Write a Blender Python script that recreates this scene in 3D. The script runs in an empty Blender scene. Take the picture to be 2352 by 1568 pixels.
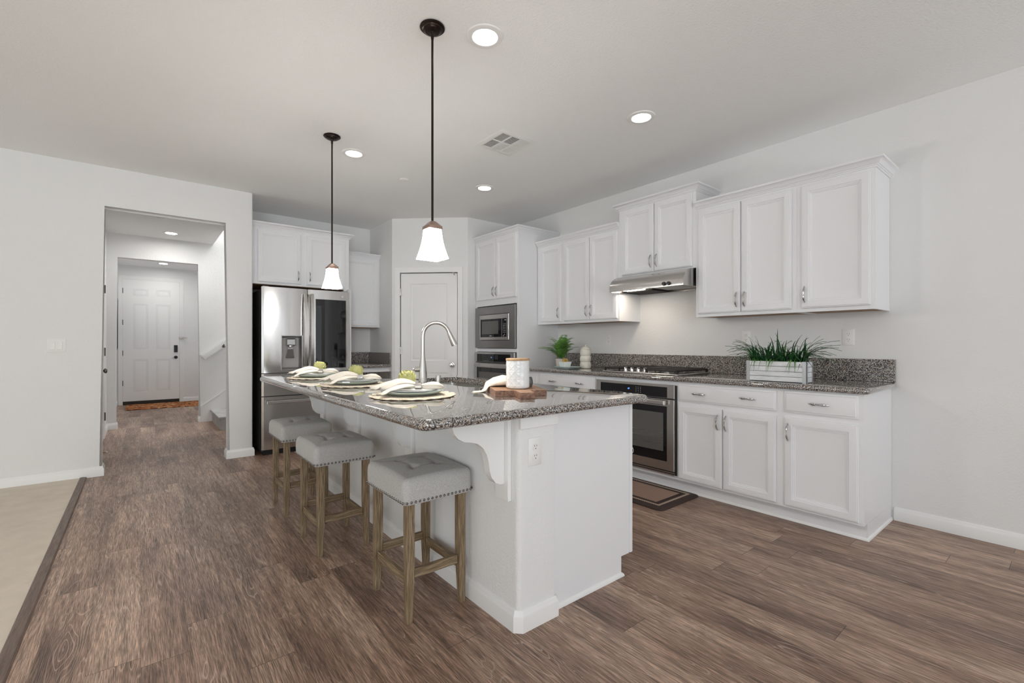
import bpy, bmesh, math, random
from mathutils import Vector, Matrix
PI = math.pi
random.seed(7)
SC = bpy.context.scene
COL = SC.collection

# ------------------------------------------------------------------ camera
CAM_H = 1.167
CAM_YAW = 0.678317
cd = bpy.data.cameras.new('camera')
cd.sensor_width = 36.0
cd.lens = 1058.6 / 2352 * 36.0
cd.shift_y = 5.6 / 2352
cd.clip_start = 0.05
cam = bpy.data.objects.new('camera', cd)
COL.objects.link(cam)
cam.location = (0, 0, CAM_H)
cam.rotation_euler = (PI / 2, 0, -CAM_YAW)
SC.camera = cam

# ------------------------------------------------------------------ world, daylight, exposure
w = bpy.data.worlds.new('world')
SC.world = w
w.use_nodes = True
w.node_tree.nodes['Background'].inputs[0].default_value = (0.92, 0.96, 1.0, 1)
w.node_tree.nodes['Background'].inputs[1].default_value = 1.0
SC.view_settings.view_transform = 'Standard'
SC.view_settings.look = 'None'
SC.view_settings.gamma = 1.0
SC.view_settings.exposure = -0.2
SC.view_settings.use_curve_mapping = False
SC.cycles.use_denoising = True
SC.cycles.max_bounces = 10
SC.cycles.diffuse_bounces = 6
SC.cycles.glossy_bounces = 5
SC.cycles.transmission_bounces = 6
SC.cycles.caustics_reflective = False
SC.cycles.caustics_refractive = False
SC.cycles.sample_clamp_indirect = 8.0

def area(name, loc, rot, sx, sy, power, col=(1, 1, 1)):
    l = bpy.data.lights.new(name, 'AREA')
    l.shape = 'RECTANGLE'; l.size = sx; l.size_y = sy; l.energy = power; l.color = col
    o = bpy.data.objects.new(name, l); COL.objects.link(o)
    o.location = loc; o.rotation_euler = rot
    return o
# light levels (W for lamps, emission strength for lenses and shades)
LP = dict(rear=8, rearwin=172, left=44, rear_fill=200, left_fill=10, stair=72, foyer=13, lens=18, hall=210, hood=20, shade=90.0)
# daylight outside the glass doors behind the camera and the living room windows on the left
area('daylight_rear_doors', (1.7, -4.75, 1.25), (PI / 2, 0, 0), 3.6, 2.3, LP['rear'], (0.865, 0.935, 1.0))
area('daylight_rear_window', (-3.2, -4.75, 1.45), (PI / 2, 0, 0), 2.6, 1.7, LP['rearwin'], (0.865, 0.935, 1.0))
area('daylight_left_window', (-6.25, 1.6, 1.4), (PI / 2, 0, -PI / 2), 3.6, 1.9, LP['left'], (0.865, 0.935, 1.0))
# added upward fill lamps outside the same openings, put in to brighten the ceiling
area('rear_upward_fill', (1.7, -5.6, 0.05), (PI * 0.80, 0, 0), 3.6, 1.4, LP['rear_fill'], (0.865, 0.935, 1.0))
area('left_upward_fill', (-7.0, 1.6, 0.05), (PI * 0.80, 0, -PI / 2), 3.6, 1.4, LP['left_fill'], (0.865, 0.935, 1.0))
area('stairwell_light', (2.2, 7.75, 4.9), (0, 0, 0), 1.2, 0.7, LP['stair'], (0.95, 0.97, 1.0))
area('foyer_fill', (1.59, 9.9, 1.5), (PI / 2, 0, PI / 2), 1.0, 1.6, LP['foyer'], (0.865, 0.935, 1.0))  # added fill lamp that brightens hall and foyer; the wall has no window

# ------------------------------------------------------------------ materials
def newmat(name):
    m = bpy.data.materials.new(name); m.use_nodes = True
    return m, m.node_tree.nodes, m.node_tree.links, m.node_tree.nodes['Principled BSDF']

def setp(b, **k):
    for n, v in k.items():
        b.inputs[n].default_value = v

def noise_bump(N, L, b, scale, strength, dist=0.002, detail=2.0, coord=None, stretch=None):
    tc = N.new('ShaderNodeTexCoord')
    src = tc.outputs['Object']
    if stretch:
        mp = N.new('ShaderNodeMapping'); mp.inputs['Scale'].default_value = stretch
        L.new(src, mp.inputs['Vector']); src = mp.outputs['Vector']
    nz = N.new('ShaderNodeTexNoise'); nz.inputs['Scale'].default_value = scale; nz.inputs['Detail'].default_value = detail
    L.new(src, nz.inputs['Vector'])
    bp = N.new('ShaderNodeBump'); bp.inputs['Strength'].default_value = strength; bp.inputs['Distance'].default_value = dist
    L.new(nz.outputs['Fac'], bp.inputs['Height']); L.new(bp.outputs['Normal'], b.inputs['Normal'])
    return nz

def plain(name, col, rough=0.5, metal=0.0, spec=0.5, bump=None, var=0.0, **kw):
    m, N, L, b = newmat(name)
    setp(b, **{'Base Color': (*col, 1), 'Roughness': rough, 'Metallic': metal, 'Specular IOR Level': spec})
    for k, v in kw.items():
        b.inputs[k.replace('_', ' ')].default_value = v
    if bump:
        nz = noise_bump(N, L, b, *bump)
    if var:
        tc = N.new('ShaderNodeTexCoord'); n2 = N.new('ShaderNodeTexNoise'); n2.inputs['Scale'].default_value = 9.0
        L.new(tc.outputs['Object'], n2.inputs['Vector'])
        r = N.new('ShaderNodeValToRGB')
        r.color_ramp.elements[0].position = 0.3; r.color_ramp.elements[1].position = 0.7
        r.color_ramp.elements[0].color = (*[c * (1 - var) for c in col], 1)
        r.color_ramp.elements[1].color = (*[min(1, c * (1 + var)) for c in col], 1)
        L.new(n2.outputs['Fac'], r.inputs['Fac']); L.new(r.outputs['Color'], b.inputs['Base Color'])
    return m

def emit(name, col, strength):
    m, N, L, b = newmat(name)
    setp(b, **{'Base Color': (*col, 1), 'Emission Color': (*col, 1), 'Emission Strength': strength, 'Roughness': 0.4})
    return m

def mathn(N, L, op, a, bv=None, cv=None):
    n = N.new('ShaderNodeMath'); n.operation = op
    for i, v in enumerate((a, bv, cv)):
        if v is None: continue
        if isinstance(v, (int, float)): n.inputs[i].default_value = v
        else: L.new(v, n.inputs[i])
    return n.outputs[0]

def ramp(N, L, fac, stops, interp='LINEAR'):
    r = N.new('ShaderNodeValToRGB'); r.color_ramp.interpolation = interp
    e = r.color_ramp.elements
    while len(e) < len(stops): e.new(0.5)
    for k, (p, c) in enumerate(stops):
        e[k].position = p; e[k].color = (*c, 1)
    L.new(fac, r.inputs['Fac'])
    return r.outputs['Color']

def mixc(N, L, fac, a, b_, mode='MIX'):
    n = N.new('ShaderNodeMix'); n.data_type = 'RGBA'; n.blend_type = mode
    for i, v in ((0, fac), (6, a), (7, b_)):
        if isinstance(v, (int, float)): n.inputs[i].default_value = v
        elif isinstance(v, tuple): n.inputs[i].default_value = (*v, 1)
        else: L.new(v, n.inputs[i])
    return n.outputs[2]

def wood_floor():
    m, N, L, b = newmat('floor_planks')
    tc = N.new('ShaderNodeTexCoord'); sp = N.new('ShaderNodeSeparateXYZ'); L.new(tc.outputs['Object'], sp.inputs[0])
    W, LEN = 0.152, 1.22
    row = mathn(N, L, 'FLOOR', mathn(N, L, 'DIVIDE', sp.outputs['X'], W))
    fx = mathn(N, L, 'FRACT', mathn(N, L, 'DIVIDE', sp.outputs['X'], W))
    wn = N.new('ShaderNodeTexWhiteNoise'); wn.noise_dimensions = '1D'; L.new(row, wn.inputs['W'])
    yy = mathn(N, L, 'ADD', mathn(N, L, 'DIVIDE', sp.outputs['Y'], LEN), mathn(N, L, 'MULTIPLY', wn.outputs['Value'], 7.3))
    seg = mathn(N, L, 'FLOOR', yy); fy = mathn(N, L, 'FRACT', yy)
    cb = N.new('ShaderNodeCombineXYZ'); L.new(row, cb.inputs[0]); L.new(seg, cb.inputs[1])
    pw = N.new('ShaderNodeTexWhiteNoise'); pw.noise_dimensions = '2D'; L.new(cb.outputs[0], pw.inputs['Vector'])
    pid = pw.outputs['Value']
    # grain space: shifted per plank
    off = N.new('ShaderNodeCombineXYZ')
    L.new(mathn(N, L, 'MULTIPLY', pid, 37.0), off.inputs[0]); L.new(mathn(N, L, 'MULTIPLY', pid, 91.0), off.inputs[1]); L.new(mathn(N, L, 'MULTIPLY', pid, 13.0), off.inputs[2])
    va = N.new('ShaderNodeVectorMath'); va.operation = 'ADD'; L.new(tc.outputs['Object'], va.inputs[0]); L.new(off.outputs[0], va.inputs[1])
    def noise(scale, stretch, detail=3.0, rough=0.55, dist=0.0):
        mp = N.new('ShaderNodeMapping'); mp.inputs['Scale'].default_value = stretch; L.new(va.outputs[0], mp.inputs['Vector'])
        nz = N.new('ShaderNodeTexNoise'); nz.inputs['Scale'].default_value = scale; nz.inputs['Detail'].default_value = detail
        nz.inputs['Roughness'].default_value = rough; nz.inputs['Distortion'].default_value = dist
        L.new(mp.outputs[0], nz.inputs['Vector'])
        return nz.outputs['Fac']
    big = noise(2.2, (2.2, 0.55, 1), 2.0)
    fine = noise(60.0, (5.6, 0.20, 1), 3.0, 0.65)
    mid = noise(14.0, (4.4, 0.20, 1), 4.0, 0.62)
    # cathedral figure: contour lines of a stretched noise
    fig = noise(1.6, (4.8, 0.40, 1), 2.5, 0.5, 0.5)
    lines = mathn(N, L, 'FRACT', mathn(N, L, 'MULTIPLY', fig, 34.0))
    lines = mathn(N, L, 'ABSOLUTE', mathn(N, L, 'SUBTRACT', lines, 0.5))
    pale = mathn(N, L, 'SMOOTH_MIN', 1.0, mathn(N, L, 'MULTIPLY', mathn(N, L, 'MAXIMUM', mathn(N, L, 'SUBTRACT', 0.13, lines), 0.0), 7.0), 0.1)
    gate = mathn(N, L, 'MULTIPLY', pale, mathn(N, L, 'MAXIMUM', mathn(N, L, 'MULTIPLY', mathn(N, L, 'SUBTRACT', noise(5.0, (1.0, 0.5, 1), 1.0), 0.42), 3.0), 0.0))
    base = ramp(N, L, mathn(N, L, 'ADD', mathn(N, L, 'MULTIPLY', big, 0.80), mathn(N, L, 'MULTIPLY', pid, 0.20)),
                [(0.22, FL[0]), (0.48, FL[1]), (0.74, FL[2])])
    g1 = ramp(N, L, mid, [(0.28, (0.45, 0.43, 0.42)), (0.54, (1.0, 1.0, 1.0)), (0.76, (1.22, 1.20, 1.18))])
    c = mixc(N, L, 1.0, base, g1, 'MULTIPLY')
    g2 = ramp(N, L, fine, [(0.36, (0.36, 0.34, 0.33)), (0.53, (1.0, 1.0, 1.0)), (0.66, (1.75, 1.7, 1.65))])
    c = mixc(N, L, 0.8, c, g2, 'MULTIPLY')
    c = mixc(N, L, mathn(N, L, 'MINIMUM', mathn(N, L, 'MULTIPLY', gate, 0.6), 0.5), c, FL[3])
    # joints
    jx = mathn(N, L, 'LESS_THAN', mathn(N, L, 'MINIMUM', fx, mathn(N, L, 'SUBTRACT', 1.0, fx)), 0.006)
    jy = mathn(N, L, 'LESS_THAN', mathn(N, L, 'MINIMUM', fy, mathn(N, L, 'SUBTRACT', 1.0, fy)), 0.0011)
    j = mathn(N, L, 'MAXIMUM', mathn(N, L, 'MULTIPLY', jx, 0.35), mathn(N, L, 'MULTIPLY', jy, 0.7))
    c = mixc(N, L, j, c, (0.03, 0.02, 0.015))
    L.new(c, b.inputs['Base Color'])
    setp(b, **{'Roughness': 0.42, 'Specular IOR Level': 0.42})
    L.new(ramp(N, L, fine, [(0.3, (0.46,) * 3), (0.7, (0.33,) * 3)]), b.inputs['Roughness'])
    bp = N.new('ShaderNodeBump'); bp.inputs['Strength'].default_value = 0.25; bp.inputs['Distance'].default_value = 0.002
    L.new(mathn(N, L, 'SUBTRACT', fine, mathn(N, L, 'MULTIPLY', j, 1.0)), bp.inputs['Height']); L.new(bp.outputs['Normal'], b.inputs['Normal'])
    return m
FL = [(0.125, 0.073, 0.052), (0.33, 0.215, 0.158), (0.54, 0.39, 0.295), (0.88, 0.70, 0.57)]

def granite(name='granite_speckle', gloss=True):
    m, N, L, b = newmat(name)
    tc = N.new('ShaderNodeTexCoord')
    def nz(scale, detail, rough=0.6, off=0.0):
        mp = N.new('ShaderNodeMapping'); mp.inputs['Location'].default_value = (off, off * 2, off * 3); L.new(tc.outputs['Object'], mp.inputs['Vector'])
        n = N.new('ShaderNodeTexNoise'); n.inputs['Scale'].default_value = scale; n.inputs['Detail'].default_value = detail; n.inputs['Roughness'].default_value = rough
        L.new(mp.outputs[0], n.inputs['Vector']); return n.outputs['Fac']
    a = nz(215.0, 2.0); d = nz(155.0, 2.5, 0.65, 5.0); t = nz(60.0, 2.0, 0.5, 9.0)
    c = ramp(N, L, a, [(0.34, (0.11, 0.10, 0.095)), (0.46, (0.24, 0.215, 0.195)), (0.53, (0.43, 0.395, 0.36)), (0.61, (0.72, 0.71, 0.70))])
    tan = mixc(N, L, ramp(N, L, t, [(0.5, (0, 0, 0)), (0.6, (0.65, 0.65, 0.65))]), c, (0.42, 0.31, 0.23))
    dark = ramp(N, L, d, [(0.465, (0.97, 0.97, 0.97)), (0.51, (0, 0, 0))])
    c2 = mixc(N, L, dark, tan, (0.014, 0.014, 0.016))
    L.new(c2, b.inputs['Base Color'])
    setp(b, **{'Roughness': 0.05, 'Specular IOR Level': 0.6, 'Coat Weight': 1.0, 'Coat Roughness': 0.015, 'Coat IOR': 1.65})
    if not gloss: setp(b, **{'Roughness': 0.3, 'Coat Weight': 0.0, 'Specular IOR Level': 0.4})
    return m

def grainwood(name, c0, c1, scale=18.0, stretch=(6, 6, 0.6), rough=0.55, c2=None):
    m, N, L, b = newmat(name)
    tc = N.new('ShaderNodeTexCoord'); mp = N.new('ShaderNodeMapping'); mp.inputs['Scale'].default_value = stretch
    L.new(tc.outputs['Object'], mp.inputs['Vector'])
    n = N.new('ShaderNodeTexNoise'); n.inputs['Scale'].default_value = scale; n.inputs['Detail'].default_value = 5; n.inputs['Roughness'].default_value = 0.65
    L.new(mp.outputs[0], n.inputs['Vector'])
    stops = [(0.32, c0), (0.66, c1)] if c2 is None else [(0.3, c0), (0.52, c1), (0.7, c2)]
    L.new(ramp(N, L, n.outputs['Fac'], stops), b.inputs['Base Color'])
    setp(b, Roughness=rough)
    bp = N.new('ShaderNodeBump'); bp.inputs['Strength'].default_value = 0.3; bp.inputs['Distance'].default_value = 0.001
    L.new(n.outputs['Fac'], bp.inputs['Height']); L.new(bp.outputs['Normal'], b.inputs['Normal'])
    return m

def steel(name, col, rough, stretch, bump=0.06, aniso=0.0):
    m, N, L, b = newmat(name)
    setp(b, **{'Base Color': (*col, 1), 'Metallic': 1.0, 'Roughness': rough})
    nz = noise_bump(N, L, b, 60.0, bump, 0.0006, 2.0, None, stretch)
    return m

def weave(name, c0, c1, scale, rough=0.9):
    m, N, L, b = newmat(name)
    tc = N.new('ShaderNodeTexCoord')
    n = N.new('ShaderNodeTexNoise'); n.inputs['Scale'].default_value = scale; n.inputs['Detail'].default_value = 3; n.inputs['Roughness'].default_value = 0.7
    L.new(tc.outputs['Object'], n.inputs['Vector'])
    L.new(ramp(N, L, n.outputs['Fac'], [(0.32, c0), (0.68, c1)]), b.inputs['Base Color'])
    setp(b, **{'Roughness': rough, 'Specular IOR Level': 0.2, 'Sheen Weight': 0.15})
    bp = N.new('ShaderNodeBump'); bp.inputs['Strength'].default_value = 0.5; bp.inputs['Distance'].default_value = 0.0012
    L.new(n.outputs['Fac'], bp.inputs['Height']); L.new(bp.outputs['Normal'], b.inputs['Normal'])
    return m

def rugmat(name, cols, scale):
    m, N, L, b = newmat(name)
    tc = N.new('ShaderNodeTexCoord')
    mp = N.new('ShaderNodeMapping'); mp.inputs['Scale'].default_value = (1.0, 2.2, 1); L.new(tc.outputs['Object'], mp.inputs['Vector'])
    v = N.new('ShaderNodeTexVoronoi'); v.inputs['Scale'].default_value = scale; L.new(mp.outputs[0], v.inputs['Vector'])
    sp = N.new('ShaderNodeSeparateColor'); L.new(v.outputs['Color'], sp.inputs[0])
    L.new(ramp(N, L, sp.outputs[0], [(i / len(cols), c) for i, c in enumerate(cols)], 'CONSTANT'), b.inputs['Base Color'])
    setp(b, **{'Roughness': 0.95, 'Specular IOR Level': 0.1})
    return m

def brickweave(name, c0, c1, s=55.0):
    m, N, L, b = newmat(name)
    tc = N.new('ShaderNodeTexCoord')
    ch = N.new('ShaderNodeTexChecker'); ch.inputs['Scale'].default_value = s
    L.new(tc.outputs['Object'], ch.inputs['Vector'])
    ch.inputs['Color1'].default_value = (*c0, 1); ch.inputs['Color2'].default_value = (*c1, 1)
    L.new(ch.outputs['Color'], b.inputs['Base Color'])
    setp(b, **{'Roughness': 0.9, 'Specular IOR Level': 0.15})
    return m

M = {}
M['wall'] = plain('wall_paint', (0.80, 0.797, 0.785), 0.6, 0, 0.25, bump=(95.0, 0.55, 0.0035, 2.0))
M['ceil'] = plain('ceiling_paint', (0.90, 0.897, 0.885), 0.7, 0, 0.2, bump=(85.0, 0.6, 0.004, 2.0))
M['trim'] = plain('trim_paint', (0.85, 0.845, 0.83), 0.35, 0, 0.4)
M['cab'] = plain('cabinet_paint', (0.83, 0.83, 0.84), 0.36, 0, 0.4)
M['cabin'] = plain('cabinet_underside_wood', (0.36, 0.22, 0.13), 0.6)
M['floor'] = wood_floor()
M['carpet'] = plain('carpet_beige', (0.80, 0.71, 0.60), 0.95, 0, 0.1, bump=(350.0, 0.8, 0.006, 2.0), var=0.04)
M['granite'] = granite()
M['granitesplash'] = granite('granite_splash', False)
M['steel'] = steel('stainless_brushed', (0.62, 0.60, 0.58), 0.24, (1, 1, 40))
M['steelf'] = steel('stainless_fridge', (0.60, 0.585, 0.57), 0.16, (1.0, 1.0, 0.25), 0.02)
M['steeld'] = steel('stainless_dark', (0.36, 0.35, 0.34), 0.30, (1, 1, 40))
M['chrome'] = plain('polished_nickel', (0.50, 0.49, 0.475), 0.13, 1.0)
M['silver'] = plain('silver_metal', (0.86, 0.85, 0.83), 0.16, 1.0)
M['nickel'] = plain('brushed_nickel', (0.58, 0.56, 0.53), 0.25, 1.0)
M['black'] = plain('black_plastic', (0.012, 0.012, 0.013), 0.35)
M['glassblk'] = plain('black_glass', (0.006, 0.006, 0.007), 0.04, 0, 0.6)
M['ovenwin'] = plain('oven_window_glass', (0.11, 0.107, 0.10), 0.06, 0, 0.6)
M['iron'] = plain('cast_iron', (0.022, 0.017, 0.015), 0.4)
M['darkside'] = plain('fridge_side_grey', (0.045, 0.043, 0.042), 0.5)
M['bronze'] = plain('oil_rubbed_bronze', (0.030, 0.020, 0.016), 0.3, 0.8)
M['copper'] = plain('aged_copper_fitter', (0.36, 0.25, 0.20), 0.30, 0.9)
M['hoodlamp'] = emit('hood_lamp', (1.0, 0.86, 0.70), LP['hood'])
M['shade'] = emit('frosted_shade_glass', (1.0, 0.975, 0.94), LP['shade'])
M['lens'] = emit('downlight_lens', (1.0, 0.985, 0.965), LP['lens'])
M['lenshall'] = emit('hall_downlight_lens', (1.0, 0.985, 0.965), LP['hall'])
M['white'] = plain('white_plastic', (0.84, 0.83, 0.81), 0.35)
M['slot'] = plain('outlet_slot', (0.03, 0.03, 0.03), 0.6)
M['dark'] = plain('duct_dark', (0.02, 0.02, 0.02), 0.8)
M['linen'] = weave('linen_grey', (0.36, 0.355, 0.345), (0.62, 0.605, 0.58), 380.0)
M['nail'] = plain('nailhead_bronze', (0.22, 0.205, 0.19), 0.22, 1.0)
M['stool'] = grainwood('weathered_oak', (0.085, 0.055, 0.030), (0.235, 0.165, 0.092), 26.0, (8, 8, 0.4), 0.6, (0.42, 0.34, 0.23))
M['stoolx'] = grainwood('weathered_oak_crosswise', (0.085, 0.055, 0.030), (0.235, 0.165, 0.092), 26.0, (0.4, 8, 8), 0.6, (0.42, 0.34, 0.23))
M['stooly'] = grainwood('weathered_oak_lengthwise', (0.085, 0.055, 0.030), (0.235, 0.165, 0.092), 26.0, (8, 0.4, 8), 0.6, (0.42, 0.34, 0.23))
M['board'] = grainwood('acacia_board', (0.20, 0.095, 0.05), (0.50, 0.29, 0.165), 14.0, (5, 0.8, 5), 0.45)
M['boardend'] = grainwood('acacia_end_grain', (0.10, 0.045, 0.03), (0.38, 0.21, 0.13), 30.0, (2, 2, 3), 0.5)
M['lidwood'] = grainwood('lid_wood', (0.33, 0.19, 0.09), (0.55, 0.36, 0.2), 12.0, (1, 8, 8), 0.5)
M['ceramic'] = plain('white_ceramic', (0.80, 0.82, 0.82), 0.18)
M['cream'] = plain('cream_ceramic', (0.72, 0.69, 0.62), 0.22)
M['bluetray'] = plain('pale_blue_ceramic', (0.62, 0.74, 0.74), 0.2)
M['gold'] = plain('gold_knot', (0.60, 0.40, 0.10), 0.35, 0.6)
M['napkin'] = weave('cream_linen', (0.76, 0.70, 0.61), (0.86, 0.80, 0.71), 260.0)
M['straw'] = weave('woven_straw', (0.46, 0.36, 0.25), (0.88, 0.80, 0.66), 170.0)
M['gglass'] = plain('green_glass', (0.58, 0.68, 0.63), 0.05, 0, 0.6, Transmission_Weight=0.3, IOR=1.45)
M['plate'] = plain('white_plate', (0.74, 0.75, 0.74), 0.12)
M['artichoke'] = plain('artichoke_green', (0.50, 0.50, 0.20), 0.5, var=0.35)
M['grass'] = plain('grass_green', (0.014, 0.085, 0.022), 0.35, var=0.5)
M['grasslight'] = plain('grass_light_green', (0.09, 0.24, 0.05), 0.4, var=0.3)
M['fern'] = plain('fern_green', (0.13, 0.30, 0.05), 0.45, var=0.5)
M['soil'] = plain('potting_soil', (0.03, 0.022, 0.016), 0.9)
M['whitewood'] = grainwood('whitewashed_slats', (0.62, 0.63, 0.64), (0.84, 0.85, 0.87), 10.0, (5, 0.8, 5), 0.6)
M['zinc'] = plain('zinc_strap', (0.50, 0.52, 0.53), 0.4, 0.8)
M['matbrown'] = plain('mat_dark_brown', (0.040, 0.022, 0.017), 0.7)
M['mattan'] = brickweave('mat_tan_weave', (0.44, 0.31, 0.24), (0.24, 0.15, 0.115), 130.0)
M['matline'] = brickweave('mat_cream_line', (0.55, 0.44, 0.35), (0.30, 0.21, 0.16), 110.0)
M['kilim'] = rugmat('kilim_orange', [(0.06, 0.02, 0.012), (0.42, 0.12, 0.035), (0.55, 0.25, 0.10), (0.16, 0.045, 0.02), (0.62, 0.34, 0.16)], 22.0)
M['stair'] = plain('stair_carpet_grey', (0.52, 0.51, 0.49), 0.95, 0, 0.1, bump=(220.0, 0.8, 0.006, 2.0), var=0.12)
M['brass'] = plain('brass_spring', (0.45, 0.28, 0.13), 0.35, 1.0)
M['hinge'] = plain('hinge_pewter', (0.22, 0.20, 0.18), 0.35, 0.9)
M['picture'] = plain('picture_grey_print', (0.45, 0.45, 0.44), 0.5, var=0.4)
M['sinkst'] = steel('sink_satin_steel', (0.55, 0.54, 0.51), 0.3, (20, 1, 1))
M['blue'] = emit('oven_display_blue', (0.12, 0.35, 0.9), 3.0)
M['mark'] = plain('panel_markings', (0.55, 0.55, 0.55), 0.5)
M['filter'] = plain('grease_filter_mesh', (0.30, 0.29, 0.28), 0.4, 0.8, bump=(180.0, 1.0, 0.006, 1.0))
M['threshold'] = plain('door_threshold_dark', (0.025, 0.018, 0.014), 0.6)
M['glass'] = plain('window_glass', (1, 1, 1), 0.0, 0, 0.5, Transmission_Weight=1.0, IOR=1.02)
M['tstrip'] = grainwood('transition_strip_wood', (0.10, 0.066, 0.05), (0.20, 0.145, 0.115), 16.0, (8, 0.5, 8), 0.5)

# ------------------------------------------------------------------ mesh builder
class MB:
    def __init__(s):
        s.bm = bmesh.new(); s.mi = 0
    def _mark(s, fs):
        for f in fs: f.material_index = s.mi
    def face(s, vs):
        try: f = s.bm.faces.new(vs)
        except ValueError: return None
        f.material_index = s.mi; return f
    def box(s, x0, x1, y0, y1, z0, z1, bev=0.0, seg=1):
        bm = s.bm
        p = [bm.verts.new(c) for c in ((x0, y0, z0), (x1, y0, z0), (x1, y1, z0), (x0, y1, z0), (x0, y0, z1), (x1, y0, z1), (x1, y1, z1), (x0, y1, z1))]
        fs = [s.face([p[i] for i in q]) for q in ((3, 2, 1, 0), (4, 5, 6, 7), (0, 1, 5, 4), (1, 2, 6, 5), (2, 3, 7, 6), (3, 0, 4, 7))]
        if bev > 0:
            es = set(e for f in fs for e in f.edges)
            r = bmesh.ops.bevel(bm, geom=list(es), offset=bev, segments=seg, profile=0.5, affect='EDGES')
            s._mark(r['faces'])
        return s
    def prism(s, poly, axis, a, b):
        # poly: 2D points in the two other axes (cyclic order x->yz, y->xz, z->xy)
        def P(u, v, c):
            return {'x': (c, u, v), 'y': (u, c, v), 'z': (u, v, c)}[axis]
        A = [s.bm.verts.new(P(u, v, a)) for u, v in poly]; B = [s.bm.verts.new(P(u, v, b)) for u, v in poly]
        s.face(A); s.face(B[::-1])
        n = len(poly)
        for i in range(n): s.face([A[i], A[(i + 1) % n], B[(i + 1) % n], B[i]])
        return s
    def loft(s, rings, closed=True, cap0=True, cap1=True):
        R = [[s.bm.verts.new(c) for c in r] for r in rings]
        n = len(R[0])
        for a, b in zip(R, R[1:]):
            for i in range(n if closed else n - 1):
                s.face([a[i], a[(i + 1) % n], b[(i + 1) % n], b[i]])
        if cap0: s.face(R[0][::-1])
        if cap1: s.face(R[-1])
        return s
    def lathe(s, prof, n=32, c=(0, 0, 0), cap0=True, cap1=True):
        rings = [[(c[0] + r * math.cos(2 * PI * k / n), c[1] + r * math.sin(2 * PI * k / n), c[2] + z) for k in range(n)] for r, z in prof]
        return s.loft(rings, True, cap0, cap1)
    def cyl(s, p0, p1, r, n=16, r1=None):
        return s.tube([p0, p1], [r, r if r1 is None else r1], n)
    def tube(s, pts, rad, n=10, flat=1.0, up=None):
        pts = [Vector(p) for p in pts]
        if isinstance(rad, (int, float)): rad = [rad] * len(pts)
        rings = []
        prev = None
        for i, p in enumerate(pts):
            d = (pts[min(i + 1, len(pts) - 1)] - pts[max(i - 1, 0)]).normalized()
            if prev is None:
                h = Vector(up) if up else (Vector((0, 0, 1)) if abs(d.z) < 0.9 else Vector((1, 0, 0)))
            else: h = prev
            x = (h - d * h.dot(d)).normalized(); prev = x
            y = d.cross(x)
            rings.append([tuple(p + x * (rad[i] * math.cos(2 * PI * k / n)) + y * (rad[i] * flat * math.sin(2 * PI * k / n))) for k in range(n)])
        return s.loft(rings)
    def rectbar(s, pts, w, t, up=(0, 0, 1)):
        # rectangular section swept: w across (along 'up' cross d), t along 'up'
        pts = [Vector(p) for p in pts]; rings = []
        for i, p in enumerate(pts):
            d = (pts[min(i + 1, len(pts) - 1)] - pts[max(i - 1, 0)]).normalized()
            u = Vector(up); u = (u - d * u.dot(d)).normalized(); x = d.cross(u)
            rings.append([tuple(p + x * a * w / 2 + u * b_ * t / 2) for a, b_ in ((-1, -1), (1, -1), (1, 1), (-1, 1))])
        return s.loft(rings)
    def panel(s, fr, u0, u1, v0, v1, prof):
        # concentric rectangles: prof = (inset, depth); first ring gets a back face, last a front face
        rings = []
        for ins, d in prof:
            rings.append([fr(u0 + ins, v0 + ins, d), fr(u1 - ins, v0 + ins, d), fr(u1 - ins, v1 - ins, d), fr(u0 + ins, v1 - ins, d)])
        return s.loft(rings)
    def fbox(s, fr, u0, u1, v0, v1, d0, d1, bev=0.0):
        if bev:
            return s.panel(fr, u0, u1, v0, v1, [(0, d0), (0, d1 - bev), (bev, d1)])
        return s.panel(fr, u0, u1, v0, v1, [(0, d0), (0, d1)])
    def xf(s, mat):
        bmesh.ops.transform(s.bm, matrix=mat, verts=s.bm.verts); return s
    def build(s, name, mats, parent=None, off=(0, 0, 0), angle=35.0, smooth=True):
        bm = s.bm
        bmesh.ops.recalc_face_normals(bm, faces=bm.faces)
        if any(off): bmesh.ops.translate(bm, vec=Vector(off), verts=bm.verts)
        if smooth:
            lim = math.radians(angle)
            for f in bm.faces: f.smooth = True
            for e in bm.edges:
                e.smooth = len(e.link_faces) == 2 and e.calc_face_angle(4.0) < lim
        me = bpy.data.meshes.new(name); bm.to_mesh(me); bm.free()
        for m in (mats if isinstance(mats, (list, tuple)) else [mats]): me.materials.append(m)
        o = bpy.data.objects.new(name, me); COL.objects.link(o)
        if parent: o.parent = parent
        return o

def tag(o, label=None, cat=None, group=None, kind=None):
    if label: o['label'] = label
    if cat: o['category'] = cat
    if group: o['group'] = group
    if kind: o['kind'] = kind
    return o
def thing(name, label, cat, loc=(0, 0, 0), rz=0.0, group=None):
    o = bpy.data.objects.new(name, None); COL.objects.link(o)
    o.empty_display_size = 0.1; o.location = loc; o.rotation_euler = (0, 0, rz)
    return tag(o, label, cat, group)
def part(T, name, mb, mats, world=True, parent=None, **k):
    # geometry given in world coordinates unless world=False; stored relative to the thing's base
    l = T.location
    return mb.build(name, mats, parent or T, (-l.x, -l.y, -l.z) if world else (0, 0, 0), **k)
def struct(name, mb, mats, parent=None, **k):
    o = mb.build(name, mats, parent, **k)
    if not parent: o['kind'] = 'structure'
    return o
def copytree(src, parent=None):
    c = src.copy(); COL.objects.link(c)
    if parent: c.parent = parent
    for ch in list(src.children): copytree(ch, c)
    return c

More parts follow.
